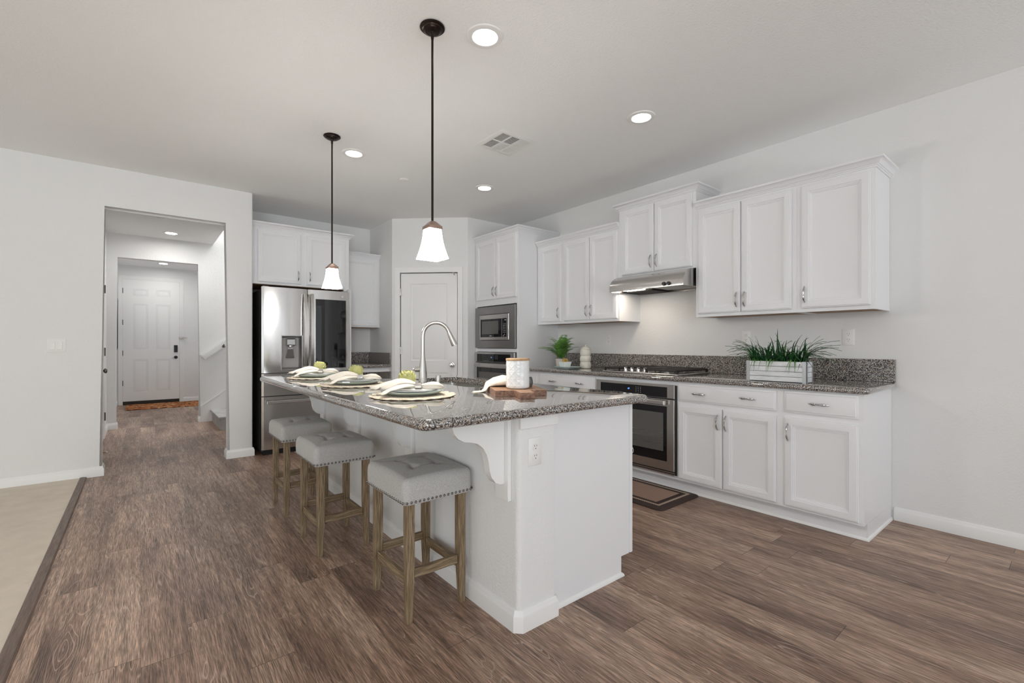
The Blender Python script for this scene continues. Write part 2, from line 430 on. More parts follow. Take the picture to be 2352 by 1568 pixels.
def frame(o, u, n):
    o = Vector(o); u = Vector(u); n = Vector(n); z = Vector((0, 0, 1))
    return lambda a, b, d: tuple(o + u * a + z * b + n * d)
def FX(x): return frame((x, 0, 0), (0, 1, 0), (-1, 0, 0))     # faces -X, u = y
def FY(y): return frame((0, y, 0), (1, 0, 0), (0, -1, 0))     # faces -Y, u = x

def offset_path(path, d):
    # open polyline in plan, offset to the right of travel
    P = [Vector(p) for p in path]; out = []
    N = []
    for a, b in zip(P, P[1:]):
        t = (b - a).normalized(); N.append(Vector((t.y, -t.x)))
    for i, p in enumerate(P):
        if i == 0: n = N[0]
        elif i == len(P) - 1: n = N[-1]
        else:
            n = (N[i - 1] + N[i]); n = n / (1 + N[i - 1].dot(N[i]))
        out.append(p + n * d)
    return out
def moulding(mb, path, prof, z0):
    offs = [offset_path(path, d) for d, z in prof]
    rings = [[(offs[k][i].x, offs[k][i].y, z0 + prof[k][1]) for k in range(len(prof))] for i in range(len(path))]
    return mb.loft(rings)
CROWN = [(0, 0), (0.007, 0), (0.007, 0.009), (0.013, 0.010), (0.014, 0.016), (0.021, 0.018), (0.029, 0.031), (0.043, 0.042), (0.049, 0.043), (0.049, 0.057), (0, 0.057)]
BASEB = [(0, 0), (0.014, 0), (0.014, 0.062), (0.012, 0.068), (0.009, 0.072), (0.008, 0.080), (0.004, 0.086), (0, 0.087)]
DOORP = [(0, -0.019), (0, -0.008), (0.002, -0.0055), (0.007, -0.005), (0.009, -0.0005), (0.012, 0), (0.046, 0), (0.048, -0.005), (0.056, -0.0055), (0.058, -0.0095), (0.064, -0.010), (0.066, -0.0135), (0.070, -0.014)]
DRAWP = [(0, -0.019), (0, -0.010), (0.006, -0.007), (0.012, -0.006), (0.015, -0.001), (0.019, 0)]
def rrect(x0, x1, y0, y1, R, n=5, ins=0.0):
    x0 += ins; x1 -= ins; y0 += ins; y1 -= ins; R = max(R - ins, 0.001)
    pts = []
    for cx, cy, a0 in ((x1 - R, y0 + R, -PI / 2), (x1 - R, y1 - R, 0), (x0 + R, y1 - R, PI / 2), (x0 + R, y0 + R, PI)):
        for k in range(n + 1):
            a = a0 + PI / 2 * k / n; pts.append((cx + R * math.cos(a), cy + R * math.sin(a)))
    return pts

def handle(fr, cu, cv, L=0.115, vertical=True):
    mb = MB(); pts = []; rad = []
    K = 14
    for k in range(K + 1):
        t = -1 + 2 * k / K
        out = 0.003 + 0.024 * (1 - abs(t) ** 2.2)
        a = t * L / 2
        pts.append(fr(cu, cv + a, out) if vertical else fr(cu + a, cv, out))
        rad.append(0.0035 + 0.0042 * math.sin(PI * min(1, abs(t) * 1.05)) ** 2 if abs(t) < 0.97 else 0.002)
    mb.tube(pts, rad, 8, 0.75)
    for t in (-0.86, 0.86):
        a = t * L / 2
        mb.tube([fr(cu, cv + a, 0) if vertical else fr(cu + a, cv, 0), fr(cu, cv + a, 0.010) if vertical else fr(cu + a, cv, 0.010)], 0.0035, 8)
    return mb

# ------------------------------------------------------------------ the room
H = 2.743
HH = 2.678     # hall and foyer ceiling
RW = 3.90      # right wall
LW = 5.46      # wall with the hall opening
BW = 6.19      # back wall of the kitchen
struct('floor', MB().box(-0.39, RW + 0.1, -4.6, LW + 0.14, -0.1, 0.0).box(-0.5, 3.6, LW + 0.14, 11.7, -0.1, 0.0), M['floor'])
struct('floor_carpet', MB().box(-6.1, -0.40, -4.6, LW, -0.1, 0.008), M['carpet'])
mb = MB().prism([(-0.412, 0.0), (-0.408, 0.011), (-0.392, 0.014), (-0.368, 0.010), (-0.362, 0.0)], 'y', -4.5, LW - 0.002)
struct('trim_1', mb, M['tstrip'])
struct('ceiling', MB().box(-6.1, RW + 0.1, -4.6, LW + 0.1, H, H + 0.1).box(0.80, RW + 0.1, LW + 0.1, BW + 0.1, H, H + 0.1)
       .box(-0.5, 0.80, LW + 0.1, 8.42, HH, H + 0.1).box(0.80, 0.86, BW + 0.1, 8.42, HH, H + 0.1).box(0.86, 1.05, BW + 0.1, 7.20, HH, H + 0.1).box(-0.5, 1.7, 8.42, 11.6, HH, H + 0.1)
       .box(0.80, 3.7, 7.08, 8.42, 5.2, 5.3), M['ceil'])
struct('wall_right', MB().box(RW, RW + 0.12, -4.6, BW + 0.1, 0, H), M['wall'])

def bevel_vert(mb, test, off=0.018, seg=3):
    es = [e for e in mb.bm.edges if test((e.verts[0].co + e.verts[1].co) / 2, e)]
    bmesh.ops.bevel(mb.bm, geom=es, offset=off, segments=seg, profile=0.5, affect='EDGES')
mb = MB().prism([(-6.1, 0), (-6.1, H), (0.915, H), (0.915, 0), (0.690, 0), (0.690, 2.412), (-0.267, 2.412), (-0.267, 0)], 'y', LW, LW + 0.14)
bevel_vert(mb, lambda c, e: -0.3 < c.x < 0.95 and c.z < 2.6 and abs(e.verts[0].co.y - e.verts[1].co.y) < 1e-6 and c.z > 0.01)
struct('wall_left', mb, M['wall'])
struct('wall_alcove', MB().box(0.80, 0.915, LW + 0.14, BW, 0, H), M['wall'])
struct('wall_back', MB().box(0.80, RW, BW, BW + 0.1, 0, H), M['wall'])
# pantry: side wall, diagonal wall with a door opening, front wall beside the oven tower
PA = Vector((2.468, 5.470)); PB = Vector((3.172, 4.812))
pd = (PB - PA); PL = pd.length; pd.normalize(); pn = Vector((pd.y, -pd.x))   # pn points into the kitchen
if pn.dot(Vector((-1, -1))) < 0: pn = -pn
FP = frame((PA.x, PA.y, 0), (pd.x, pd.y, 0), (pn.x, pn.y, 0))
D0, D1, DT = 0.112, 0.826, 2.052
mb = MB()
mb.box(2.468, 2.57, 5.470, BW, 0, H)
poly = [(0, 0), (0, H), (PL, H), (PL, 0), (D1 + 0.012, 0), (D1 + 0.012, DT + 0.012), (D0 - 0.012, DT + 0.012), (D0 - 0.012, 0)]
mb.loft([[FP(u, v, 0) for u, v in poly], [FP(u, v, -0.1) for u, v in poly]])
mb.box(3.172, RW, 4.812, 4.91, 0, H)
struct('wall_pantry', mb, M['wall'])
# hall and foyer
HX = -0.36
struct('wall_hall', MB().box(HX - 0.12, HX, LW + 0.14, 11.5, 0, H), M['wall'])
mb = MB().prism([(-0.48, 0), (-0.48, H), (0.86, H), (0.86, 5.2), (3.6, 5.2), (3.6, 0), (0.682, 0), (0.682, 2.372), (-0.260, 2.372), (-0.260, 0)], 'y', 8.30, 8.42)
bevel_vert(mb, lambda c, e: -0.3 < c.x < 0.75 and c.z < 2.4 and abs(e.verts[0].co.y - e.verts[1].co.y) < 1e-6 and c.z > 0.01, 0.015)
struct('wall_arch', mb, M['wall'])
struct('wall_foyer', MB().box(-0.48, 1.7, 11.5, 11.62, 0, H).box(1.6, 1.7, 8.42, 11.5, 0, H), M['wall'])
struct('wall_stair', MB().box(0.93, 3.6, 7.08, 7.20, 0, H + 0.1).box(0.80, 3.6, 7.08, 7.20, H + 0.1, 5.2).box(3.6, 3.7, 7.08, 8.42, 0, 5.2).box(0.80, 0.86, 7.20, 8.30, H + 0.1, 5.2).box(0.93, 1.04, BW + 0.1, 7.08, 0, H), M['wall'])
# unseen sides of the room, with the daylight openings
def wall_with_holes(name, along, c0, c1, a0, a1, holes):
    mb = MB(); x = a0
    def bx(p, q, z0, z1):
        if q - p < 1e-4 or z1 - z0 < 1e-4: return
        mb.box(p, q, c0, c1, z0, z1) if along == 'x' else mb.box(c0, c1, p, q, z0, z1)
    for h0, h1, z0, z1 in holes:
        bx(x, h0, 0, H); bx(h0, h1, 0, z0); bx(h0, h1, z1, H); x = h1
    bx(x, a1, 0, H)
    return struct(name, mb, M['wall'])
wall_with_holes('wall_rear', 'x', -4.6, -4.48, -6.1, RW, [(-4.5, -1.9, 0.6, 2.3), (-0.1, 3.5, 0.02, 2.4)])
wall_with_holes('wall_living', 'y', -6.1, -5.98, -4.48, LW, [(-0.2, 3.4, 0.45, 2.35)])
def window(n, fr, u0, u1, v0, v1, muls):
    mb = MB(); f = 0.05
    for a, b, c, d in [(u0, u1, v0, v0 + f), (u0, u1, v1 - f, v1), (u0, u0 + f, v0, v1), (u1 - f, u1, v0, v1)] + [(m - f / 2, m + f / 2, v0, v1) for m in muls]:
        mb.fbox(fr, a, b, c, d, -0.04, 0.04)
    wo = struct('window_%d' % n, mb, M['trim'])
    return wo
window(1, frame((0, -4.54, 0), (1, 0, 0), (0, 1, 0)), -0.1, 3.5, 0.02, 2.4, [1.1, 2.3])
window(2, frame((0, -4.54, 0), (1, 0, 0), (0, 1, 0)), -4.5, -1.9, 0.6, 2.3, [-3.2])
window(3, frame((-6.04, 0, 0), (0, 1, 0), (1, 0, 0)), -0.2, 3.4, 0.45, 2.35, [1.0, 2.2])

# baseboards
def bboard(name, *paths):
    mb = MB()
    for p in paths: moulding(mb, p, BASEB, 0.0)
    return struct(name, mb, M['trim'])
bboard('baseboard_right', [(RW, 0.79), (RW, -4.4)])
bboard('baseboard_left', [(-5.9, LW), (-0.267, LW), (-0.267, LW + 0.14), (HX, LW + 0.14)], [(0.80, LW + 0.14), (0.690, LW + 0.14), (0.690, LW), (0.915, LW), (0.915, LW + 0.05)])
bboard('baseboard_hall', [(HX, LW + 0.16), (HX, 6.64)], [(HX, 7.63), (HX, 8.30), (-0.26, 8.30), (-0.26, 8.42), (HX, 8.42), (HX, 11.5), (-0.34, 11.5)])
bboard('baseboard_arch', [(1.2, 8.42), (0.682, 8.42), (0.682, 8.30), (0.699, 8.30)])
bboard('baseboard_foyer', [(0.675, 11.5), (1.6, 11.5)])

# ------------------------------------------------------------------ doors
def casing(fr, u0, u1, v1, w_=0.062):
    mb = MB()
    prof = [(0, 0.0), (0, 0.010), (0.010, 0.014), (0.030, 0.012), (0.045, 0.018), (w_, 0.018), (w_, 0)]
    # mitred: inner path offset outward
    path = [(u0, 0), (u0, v1), (u1, v1), (u1, 0)]
    rings = []
    for i, (u, v) in enumerate(path):
        su = -1 if i < 2 else 1; sv = 1 if i in (1, 2) else 0
        rings.append([fr(u + su * o, v + sv * o, d) for o, d in prof])
    return mb.loft(rings)
def knob(fr, u, v, r=0.027):
    mb = MB(); prof = [(0.0, 0), (0.030, 0), (0.030, 0.006), (0.012, 0.010), (0.010, 0.028), (r, 0.040), (r * 1.02, 0.050), (r * 0.8, 0.060), (0.0, 0.064)]
    rings = [[fr(u + max(rr, 1e-4) * math.cos(2 * PI * k / 20), v + max(rr, 1e-4) * math.sin(2 * PI * k / 20), d) for k in range(20)] for rr, d in prof]
    return mb.loft(rings)
def hinge(fr, u, v, L=0.09):
    mb = MB(); mb.tube([fr(u, v - L / 2, 0.006), fr(u, v + L / 2, 0.006)], 0.0065, 8)
    mb.fbox(fr, u - 0.012, u + 0.012, v - L / 2, v + L / 2, -0.004, 0.0022)
    return mb
RAISED = [(0, -0.030), (0, 0.0), (0.006, -0.007), (0.016, -0.009), (0.030, -0.002), (0.034, -0.001)]
def panelled(fr, u0, u1, v0, v1, openings, thick=0.035):
    # slab whose front is cut by rows of openings: stiles and rails, then a raised panel in each opening
    mb = MB()
    cols = sorted(set([u0, u1] + [x for o in openings for x in o[:2]])); rows = sorted(set([v0, v1] + [x for o in openings for x in o[2:]]))
    def inside(a, b):
        return any(o[0] - 1e-6 <= a <= o[1] + 1e-6 and o[2] - 1e-6 <= b <= o[3] + 1e-6 for o in openings)
    V = {}
    def vv(a, b):
        if (a, b) not in V: V[(a, b)] = mb.bm.verts.new(fr(a, b, 0))
        return V[(a, b)]
    for a, a2 in zip(cols, cols[1:]):
        for b, b2 in zip(rows, rows[1:]):
            if not inside((a + a2) / 2, (b + b2) / 2):
                mb.face([vv(a, b), vv(a2, b), vv(a2, b2), vv(a, b2)])
    for o in openings:
        mb.loft([[fr(o[0] + i, o[2] + i, d), fr(o[1] - i, o[2] + i, d), fr(o[1] - i, o[3] - i, d), fr(o[0] + i, o[3] - i, d)] for i, d in [(0, 0), (0.004, -0.010), (0.016, -0.013), (0.036, -0.004), (0.042, -0.003)]], cap0=False)
    mb.loft([[fr(a, b, d) for a, b in ((u0, v0), (u1, v0), (u1, v1), (u0, v1))] for d in (0, -thick)], cap0=False)
    bmesh.ops.remove_doubles(mb.bm, verts=mb.bm.verts, dist=1e-5)
    return mb
# pantry door
d1 = struct('door_1', casing(FP, D0 - 0.010, D1 + 0.010, DT + 0.010), M['trim'])
FP2 = lambda a, b, d: FP(a, b, d - 0.012)
dp = panelled(FP2, D0, D1, 0.012, DT, [(D0 + 0.125, D1 - 0.125, 0.20, 0.805), (D0 + 0.125, D1 - 0.125, 0.955, DT - 0.13)]).build('door_panel', M['trim'], d1)
knob(FP2, D1 - 0.062, 0.905).build('knob', M['nickel'], dp)
for v in (1.82, 1.085, 0.25): hinge(FP, D0 - 0.004, v).build('hinge', M['nickel'], dp)
mb = MB().fbox(FP, D1 - 0.055, D1 - 0.030, DT - 0.004, DT + 0.006, 0, 0.014); mb.tube([FP(D1 - 0.04, DT - 0.002, 0.012), FP(D1 - 0.028, DT - 0.03, 0.018)], 0.005, 8)
mb.build('latch', M['nickel'], dp)
# front door at the end of the foyer
FD = FY(11.5)
d2 = struct('door_2', casing(FD, -0.268, 0.616, 2.412), M['trim'])
FD2 = lambda a, b, d: FD(a, b, d + 0.004)
dp = panelled(FD2, -0.264, 0.612, 0.065, 2.405, [(-0.115, 0.115, 0.235, 0.865), (0.232, 0.462, 0.235, 0.865), (-0.115, 0.115, 1.055, 1.945), (0.232, 0.462, 1.055, 1.945), (-0.115, 0.115, 2.095, 2.230), (0.232, 0.462, 2.095, 2.230)], 0.02).build('door_panel', M['trim'], d2)
for v in (2.185, 1.58, 0.99, 0.415): hinge(FD, -0.266, v, 0.10).build('hinge', M['black'], dp)
MB().fbox(FD2, 0.525, 0.582, 1.00, 1.142, 0, 0.022, 0.006).build('keypad_lock', M['black'], dp)
knob(FD2, 0.553, 0.90, 0.030).build('knob', M['black'], dp)
mb = MB().fbox(FD, 0.60, 0.655, 1.275, 1.305, 0.018, 0.03, 0.003); mb.tube([FD(0.62, 1.29, 0.035), FD(0.74, 1.29, 0.05)], 0.006, 8)
mb.fbox(FD, 0.665, 0.685, 1.27, 1.31, 0, 0.05); mb.build('swing_bar_lock', M['nickel'], dp)
MB().tube([FD2(0.169, 1.337, 0), FD2(0.169, 1.337, 0.005)], 0.008, 12).build('peephole', M['white'], dp)
MB().fbox(FD, -0.262, 0.610, 0.0, 0.064, -0.02, 0.012).build('threshold', M['threshold'], d2)
# side door of the hall, seen edge on
FH = frame((HX, 0, 0), (0, 1, 0), (1, 0, 0))
d3 = struct('door_3', casing(FH, 6.70, 7.56, 2.05), M['trim'])
dp = panelled(lambda a, b, d: FH(a, b, d + 0.012), 6.712, 7.548, 0.012, 2.04, [(6.84, 7.42, 0.2, 0.8), (6.84, 7.42, 0.95, 1.91)], 0.012).build('door_panel', M['trim'], d3)
for v in (1.84, 1.07, 0.275):
    hinge(lambda a, b, d: FH(a, b, d + 0.014), 7.553, v, 0.10).build('hinge', M['hinge'], dp)
knob(lambda a, b, d: FH(a, b, d + 0.012), 6.78, 0.87).build('knob', M['hinge'], dp)

# ------------------------------------------------------------------ stairs, handrail, foyer things
st = thing('staircase', 'grey carpeted stair flight rising to the right beyond the hall', 'stairs', (0.844, 7.75, 0))
for k in range(8):
    x = 0.844 + 0.26 * k; z = 0.183 * (k + 1)
    mb = MB().box(x, x + 0.262, 7.28, 8.285, 0.0 if k == 0 else z - 0.183, z - 0.03, 0.0)
    mb.box(x - 0.028, x + 0.262, 7.28, 8.285, z - 0.034, z, 0.012, 2)
    part(st, 'step', mb, M['stair'])
mb = MB().prism([(0.70, 0.0), (0.70, 0.23), (0.72, 0.235), (2.9, 1.815), (2.9, 0.2), (0.84, 0.0)], 'y', 8.286, 8.299)
mb.prism([(0.70, 0.222), (0.70, 0.236), (2.9, 1.826), (2.9, 1.812)], 'y', 8.280, 8.299)
part(st, 'skirt_board', mb, M['trim'])
hr = thing('handrail', 'white sloping handrail on the wall above the carpeted stairs', 'handrail', (0.726, 8.25, 0.98))
part(hr, 'rail', MB().rectbar([(0.726, 8.240, 0.985), (2.7, 8.240, 2.47)], 0.034, 0.030).rectbar([(0.726, 8.290, 0.970), (2.7, 8.290, 2.455)], 0.018, 0.090), M['trim'])
for x in (0.99, 1.9):
    z = 0.985 + (x - 0.726) * 0.752
    part(hr, 'bracket', MB().tube([(x, 8.282, z - 0.055), (x, 8.262, z - 0.060), (x, 8.240, z - 0.018)], 0.007, 8).cyl((x, 8.282, z - 0.055), (x, 8.276, z - 0.055), 0.02), M['hinge'])
tag(MB().box(-0.21, 1.15, 10.50, 11.38, 0.0, 0.012, 0.004).build('doormat', [M['kilim']]), 'orange and brown patterned runner rug in front of the entry door', 'rug')
pf = thing('picture_frame', 'dark framed print hung edge-on on the foyer wall left of the front door', 'picture', (HX + 0.001, 11.1, 1.06))
FHp = FH
mb = MB()
for a, b, c, d in ((10.75, 11.35, 1.06, 1.09), (10.75, 11.35, 1.98, 2.01), (10.75, 10.78, 1.06, 2.01), (11.32, 11.35, 1.06, 2.01)): mb.fbox(FHp, a, b, c, d, 0.0, 0.03)
part(pf, 'frame', mb, M['black'])
part(pf, 'print', MB().fbox(FHp, 10.78, 11.32, 1.09, 1.98, 0.004, 0.018), M['picture'])
ds = thing('door_stop', 'small brass spring door stop sticking out from the hall baseboard', 'door stop', (HX + 0.014, 6.30, 0.055))
part(ds, 'spring', MB().tube([(HX + 0.013, 6.30, 0.055), (HX + 0.085, 6.30, 0.055)], 0.006, 10), M['brass'])
part(ds, 'rubber_tip', MB().tube([(HX + 0.084, 6.30, 0.055), (HX + 0.098, 6.30, 0.055)], 0.008, 10), M['white'])
#MARK1

# ------------------------------------------------------------------ cabinets along the right wall
CF = 3.29                       # base cabinet face
FB = FX(CF - 0.020)             # fronts of base doors (outer surface), frame depth 0 = door face
FU = FX(3.55)
def cab_front(T, nm, fr, u0, u1, v0, v1, prof, handles=(), mat=None):
    d = part(T, nm, MB().panel(fr, u0, u1, v0, v1, prof), mat or M['cab'])
    for hu, hv, vert in handles:
        part(T, 'handle', handle(fr, hu, hv, 0.115, vert), M['chrome'], parent=d)
    return d
def base_unit(label, y0, y1, doors, drawers, side0=False, group=None, toe=True):
    T = thing('base_cabinet', label, 'cabinet', (3.6, (y0 + y1) / 2, 0), group=group or 'base cabinets')
    mb = MB().box(CF, RW - 0.002, y0, y1, 0.10, 0.872)
    part(T, 'body', mb, M['cab'])
    mb = MB().box(CF + 0.062, RW - 0.002, y0, y1, 0, 0.0995)
    part(T, 'toe_board', mb, M['cab'])
    pr = [(0, 0), (0.011, 0), (0.0095, 0.008), (0.005, 0.014), (0, 0.016)]
    path = [(CF + 0.062, y1), (CF + 0.062, y0)] + ([(RW, y0)] if side0 else [])
    path = [(a, b) for a, b in path]
    part(T, 'shoe_moulding', moulding(MB(), path[::-1], [(d, z) for d, z in pr], 0) if False else moulding(MB(), path[::-1], [(-d, z) for d, z in pr], 0), M['trim'])
    for d in drawers: cab_front(T, 'drawer', FB, d[0], d[1], d[2], d[3], DRAWP, [(u, (d[2] + d[3]) / 2, False) for u in d[4]])
    for d in doors: cab_front(T, 'door', FB, d[0], d[1], d[2], d[3], DOORP, [(d[4], d[3] - 0.095, True)] if d[4] else [])
    return T
T = base_unit('white base cabinet at the near end of the run, one drawer above one door', 0.805, 1.256, [(0.829, 1.231, 0.116, 0.690, 1.205)], [(0.829, 1.231, 0.722, 0.862, (1.03,))], True)
base_unit('white base cabinet under the planter, wide two-pull drawer above two doors', 1.256, 2.003, [(1.281, 1.637, 0.116, 0.690, 1.612), (1.645, 1.992, 0.116, 0.690, 1.672)], [(1.278, 1.992, 0.722, 0.856, (1.46, 1.82))])
base_unit('white base cabinet left of the lower oven, wide two-pull drawer', 2.815, 3.61, [(2.84, 3.21, 0.116, 0.690, 3.185), (3.216, 3.59, 0.116, 0.690, 3.245)], [(2.84, 3.59, 0.722, 0.856, (3.03, 3.40))])
base_unit('narrow white base cabinet in the corner beside the tall oven cabinet', 3.61, 3.955, [(3.632, 3.93, 0.116, 0.690, 3.66)], [(3.632, 3.93, 0.722, 0.856, (3.78,))])
# oven housing
T = thing('oven_cabinet', 'white base cabinet housing the built-in oven below the cooktop', 'cabinet', (3.6, 2.41, 0))
mb = MB().box(CF, RW - 0.002, 2.003, 2.022, 0.10, 0.872).box(CF, RW - 0.002, 2.796, 2.815, 0.10, 0.872).box(CF, RW - 0.002, 2.022, 2.796, 0.838, 0.872).box(CF, RW - 0.002, 2.022, 2.796, 0.10, 0.128)
part(T, 'body', mb, M['cab'])
part(T, 'toe_board', MB().box(CF + 0.062, RW - 0.002, 2.003, 2.815, 0, 0.0995), M['cab'])
part(T, 'shoe_moulding', moulding(MB(), [(CF + 0.062, 2.003), (CF + 0.062, 2.815)], [(-d, z) for d, z in [(0, 0), (0.011, 0), (0.0095, 0.008), (0.005, 0.014), (0, 0.016)]], 0), M['trim'])

def text_mesh(body, size, fr, cu, cv, d=0.0008, flip=True):
    cu_ = bpy.data.curves.new('lettering', 'FONT'); cu_.body = body; cu_.size = size; cu_.align_x = 'CENTER'; cu_.align_y = 'CENTER'; cu_.extrude = 0.0
    o = bpy.data.objects.new('lettering', cu_); COL.objects.link(o)
    me = bpy.data.meshes.new_from_object(o.evaluated_get(bpy.context.evaluated_depsgraph_get()))
    bpy.data.objects.remove(o); bpy.data.curves.remove(cu_)
    mb = MB(); s = -1 if flip else 1
    vs = [mb.bm.verts.new(fr(cu + s * v.co.x, cv + v.co.y, d)) for v in me.vertices]
    for p in me.polygons: mb.face([vs[i] for i in p.vertices])
    bpy.data.meshes.remove(me)
    return mb
def ringmb(fr, cu, cv, r0, r1, d):
    n = 24
    A = [[fr(cu + r * math.cos(2 * PI * k / n), cv + r * math.sin(2 * PI * k / n), dd) for k in range(n)] for r, dd in ((r0, d), (r1, d), (r1, d + 0.0012), (r0, d + 0.0012), (r0, d))]
    return MB().loft(A, cap0=False, cap1=False)

def wall_oven(label, fr, u0, u1, v0, v1, ph, digits):
    # fr: frame whose depth 0 is the cabinet face
    c = fr((u0 + u1) / 2, v0, 0)
    T = thing('built_in_oven', label, 'oven', c, group='built-in ovens')
    part(T, 'chassis', MB().fbox(fr, u0 + 0.01, u1 - 0.01, v0 + 0.008, v1 - 0.006, -0.50, 0.0).fbox(fr, u0 + 0.002, u1 - 0.002, v0 + 0.002, v1 - 0.004, 0.0, 0.006), M['black'])
    cp = part(T, 'control_panel_frame', MB().panel(fr, u0 + 0.012, u1 - 0.003, v1 - ph, v1, [(0, 0.006), (0, 0.028), (0.002, 0.030)]), M['steel'])
    um = (u0 + u1) / 2
    part(T, 'display', text_mesh(digits, 0.020, fr, um + 0.04, v1 - ph * 0.52, 0.0335), M['blue'], parent=cp)
    mk = MB().fbox(fr, u0 + 0.075, u1 - 0.055, v1 - ph + 0.004, v1 - 0.020, 0.030, 0.0325); mk.mi = 1
    for i in range(3):
        for j in range(4): mk.fbox(fr, um - 0.035 - 0.022 * i - 0.004, um - 0.035 - 0.022 * i + 0.002, v1 - 0.036 - 0.014 * j - 0.003, v1 - 0.036 - 0.014 * j + 0.001, 0.0325, 0.0332)
    for k in range(7): mk.fbox(fr, um + 0.10 + 0.016 * k, um + 0.106 + 0.016 * k, v1 - ph + 0.016, v1 - ph + 0.019, 0.0325, 0.0332)
    part(T, 'control_panel', mk, [M['glassblk'], M['mark']], parent=cp)
    dv1 = v1 - ph - 0.010
    d = part(T, 'oven_door', MB().panel(fr, u0 + 0.012, u1 - 0.003, v0 + 0.035, dv1, [(0, 0.006), (0, 0.030), (0.003, 0.033)]), M['steel'])
    part(T, 'door_glass', MB().fbox(fr, u0 + 0.075, u1 - 0.055, v0 + 0.108, dv1 - 0.055, 0.033, 0.0355), M['glassblk'], parent=d)
    rk = MB().fbox(fr, u0 + 0.105, u1 - 0.10, v0 + 0.185, dv1 - 0.108, 0.0355, 0.0362); rk.mi = 1
    for z in (0.235, 0.285, 0.33): rk.fbox(fr, u0 + 0.108, u1 - 0.103, v0 + z, v0 + z + 0.004, 0.0362, 0.0366)
    part(T, 'window', rk, [M['ovenwin'], M['steeld']], parent=d)
    hb = MB().panel(fr, u0 + 0.075, u1 - 0.055, dv1 - 0.042, dv1 - 0.006, [(0, 0.050), (0, 0.070), (0.006, 0.076)])
    for u in (u0 + 0.10, u1 - 0.08): hb.fbox(fr, u - 0.01, u + 0.01, dv1 - 0.036, dv1 - 0.012, 0.033, 0.052)
    part(T, 'handle', hb, M['steel'], parent=d)
    part(T, 'vent_trim', MB().fbox(fr, u0 + 0.012, u1 - 0.003, v0 + 0.004, v0 + 0.014, 0.006, 0.030).fbox(fr, u0 + 0.012, u1 - 0.003, v0 + 0.018, v0 + 0.026, 0.006, 0.022), M['steel'])
    return T, d
T, d = wall_oven('stainless built-in oven under the cooktop, behind the island corner', FX(CF), 2.006, 2.812, 0.125, 0.842, 0.108, '47')
FO = FX(CF)
part(T, 'brand_lettering', text_mesh('Whirlpool', 0.024, FO, 2.46, 0.178, 0.0338), M['dark'], parent=d)
em = ringmb(FO, 2.425, 0.265, 0.026, 0.031, 0.0357)
em2 = text_mesh('W', 0.034, FO, 2.425, 0.265, 0.036)
part(T, 'badge_ring', em, M['white'], parent=d); part(T, 'badge_letter', em2, M['white'], parent=d)

# ------------------------------------------------------------------ countertop of the right run
CT0, CT1 = 0.872, 0.911
def bullnose_profile(x_edge, z0, z1, n=7):
    r = (z1 - z0) / 2; zc = (z0 + z1) / 2
    return [(x_edge + r - r * math.sin(PI * k / n), zc - r * math.cos(PI * k / n)) for k in range(n + 1)]
def slab(poly_fn, z0, z1, n=6, hole=None):
    # bullnosed slab: poly_fn(inset) gives the plan outline
    r = (z1 - z0) / 2; zc = (z0 + z1) / 2
    mb = MB(); rings = []
    for k in range(n + 1):
        a = -PI / 2 + PI * k / n
        rings.append([(x, y, zc + r * math.sin(a)) for x, y in poly_fn(r - r * math.cos(a))])
    if hole is None: return mb.loft(rings)
    R = [[mb.bm.verts.new(c) for c in q] for q in rings]; nn = len(R[0])
    for a, b in zip(R, R[1:]):
        for i in range(nn): mb.face([a[i], a[(i + 1) % nn], b[(i + 1) % nn], b[i]])
    hb = [mb.bm.verts.new((x, y, z0)) for x, y in hole]; ht = [mb.bm.verts.new((x, y, z1)) for x, y in hole]; m = len(hole)
    for i in range(m): mb.face([hb[i], hb[(i + 1) % m], ht[(i + 1) % m], ht[i]])
    for O, Hh in ((R[-1], ht), (R[0], hb)):
        es = [mb.bm.edges.get((O[i], O[(i + 1) % nn])) for i in range(nn)] + [mb.bm.edges.get((Hh[i], Hh[(i + 1) % m])) for i in range(m)]
        bmesh.ops.triangle_fill(mb.bm, use_beauty=True, use_dissolve=False, edges=es)
    return mb
T = thing('countertop', 'long speckled granite worktop along the right wall with the cooktop', 'countertop', (3.58, 2.4, CT0))
part(T, 'slab', slab(lambda i: rrect(3.25, RW - 0.001 + i, 0.772, 3.958 + i, 0.03, 4, i), CT0, CT1), M['granite'], angle=50)
part(T, 'backsplash', MB().box(RW - 0.021, RW - 0.001, 0.782, 3.957, CT1 + 0.0005, 1.063, 0.002), M['granitesplash'])

# ------------------------------------------------------------------ cooktop
T = thing('gas_cooktop', 'stainless gas cooktop with dark cast iron grates set in the right worktop', 'cooktop', (3.56, 2.41, CT1))
Z = CT1
part(T, 'tray', slab(lambda i: rrect(3.312, 3.822, 2.022, 2.790, 0.02, 3, i), Z + 0.0005, Z + 0.014), M['steel'], angle=50)
for k, (by, bx, br) in enumerate([(2.20, 3.45, 0.045), (2.20, 3.70, 0.036), (2.41, 3.64, 0.052), (2.69, 3.45, 0.036), (2.69, 3.70, 0.036)]):
    b = part(T, 'burner', MB().lathe([(br * 1.25, 0.0138), (br * 1.25, 0.018), (br, 0.022), (br, 0.030)], 24, (bx, by, Z)), M['steeld'])
    part(T, 'burner_cap', MB().lathe([(br * 0.95, 0.0302), (br, 0.033), (br * 0.9, 0.039), (0.001, 0.040)], 24, (bx, by, Z)), M['iron'], parent=b)
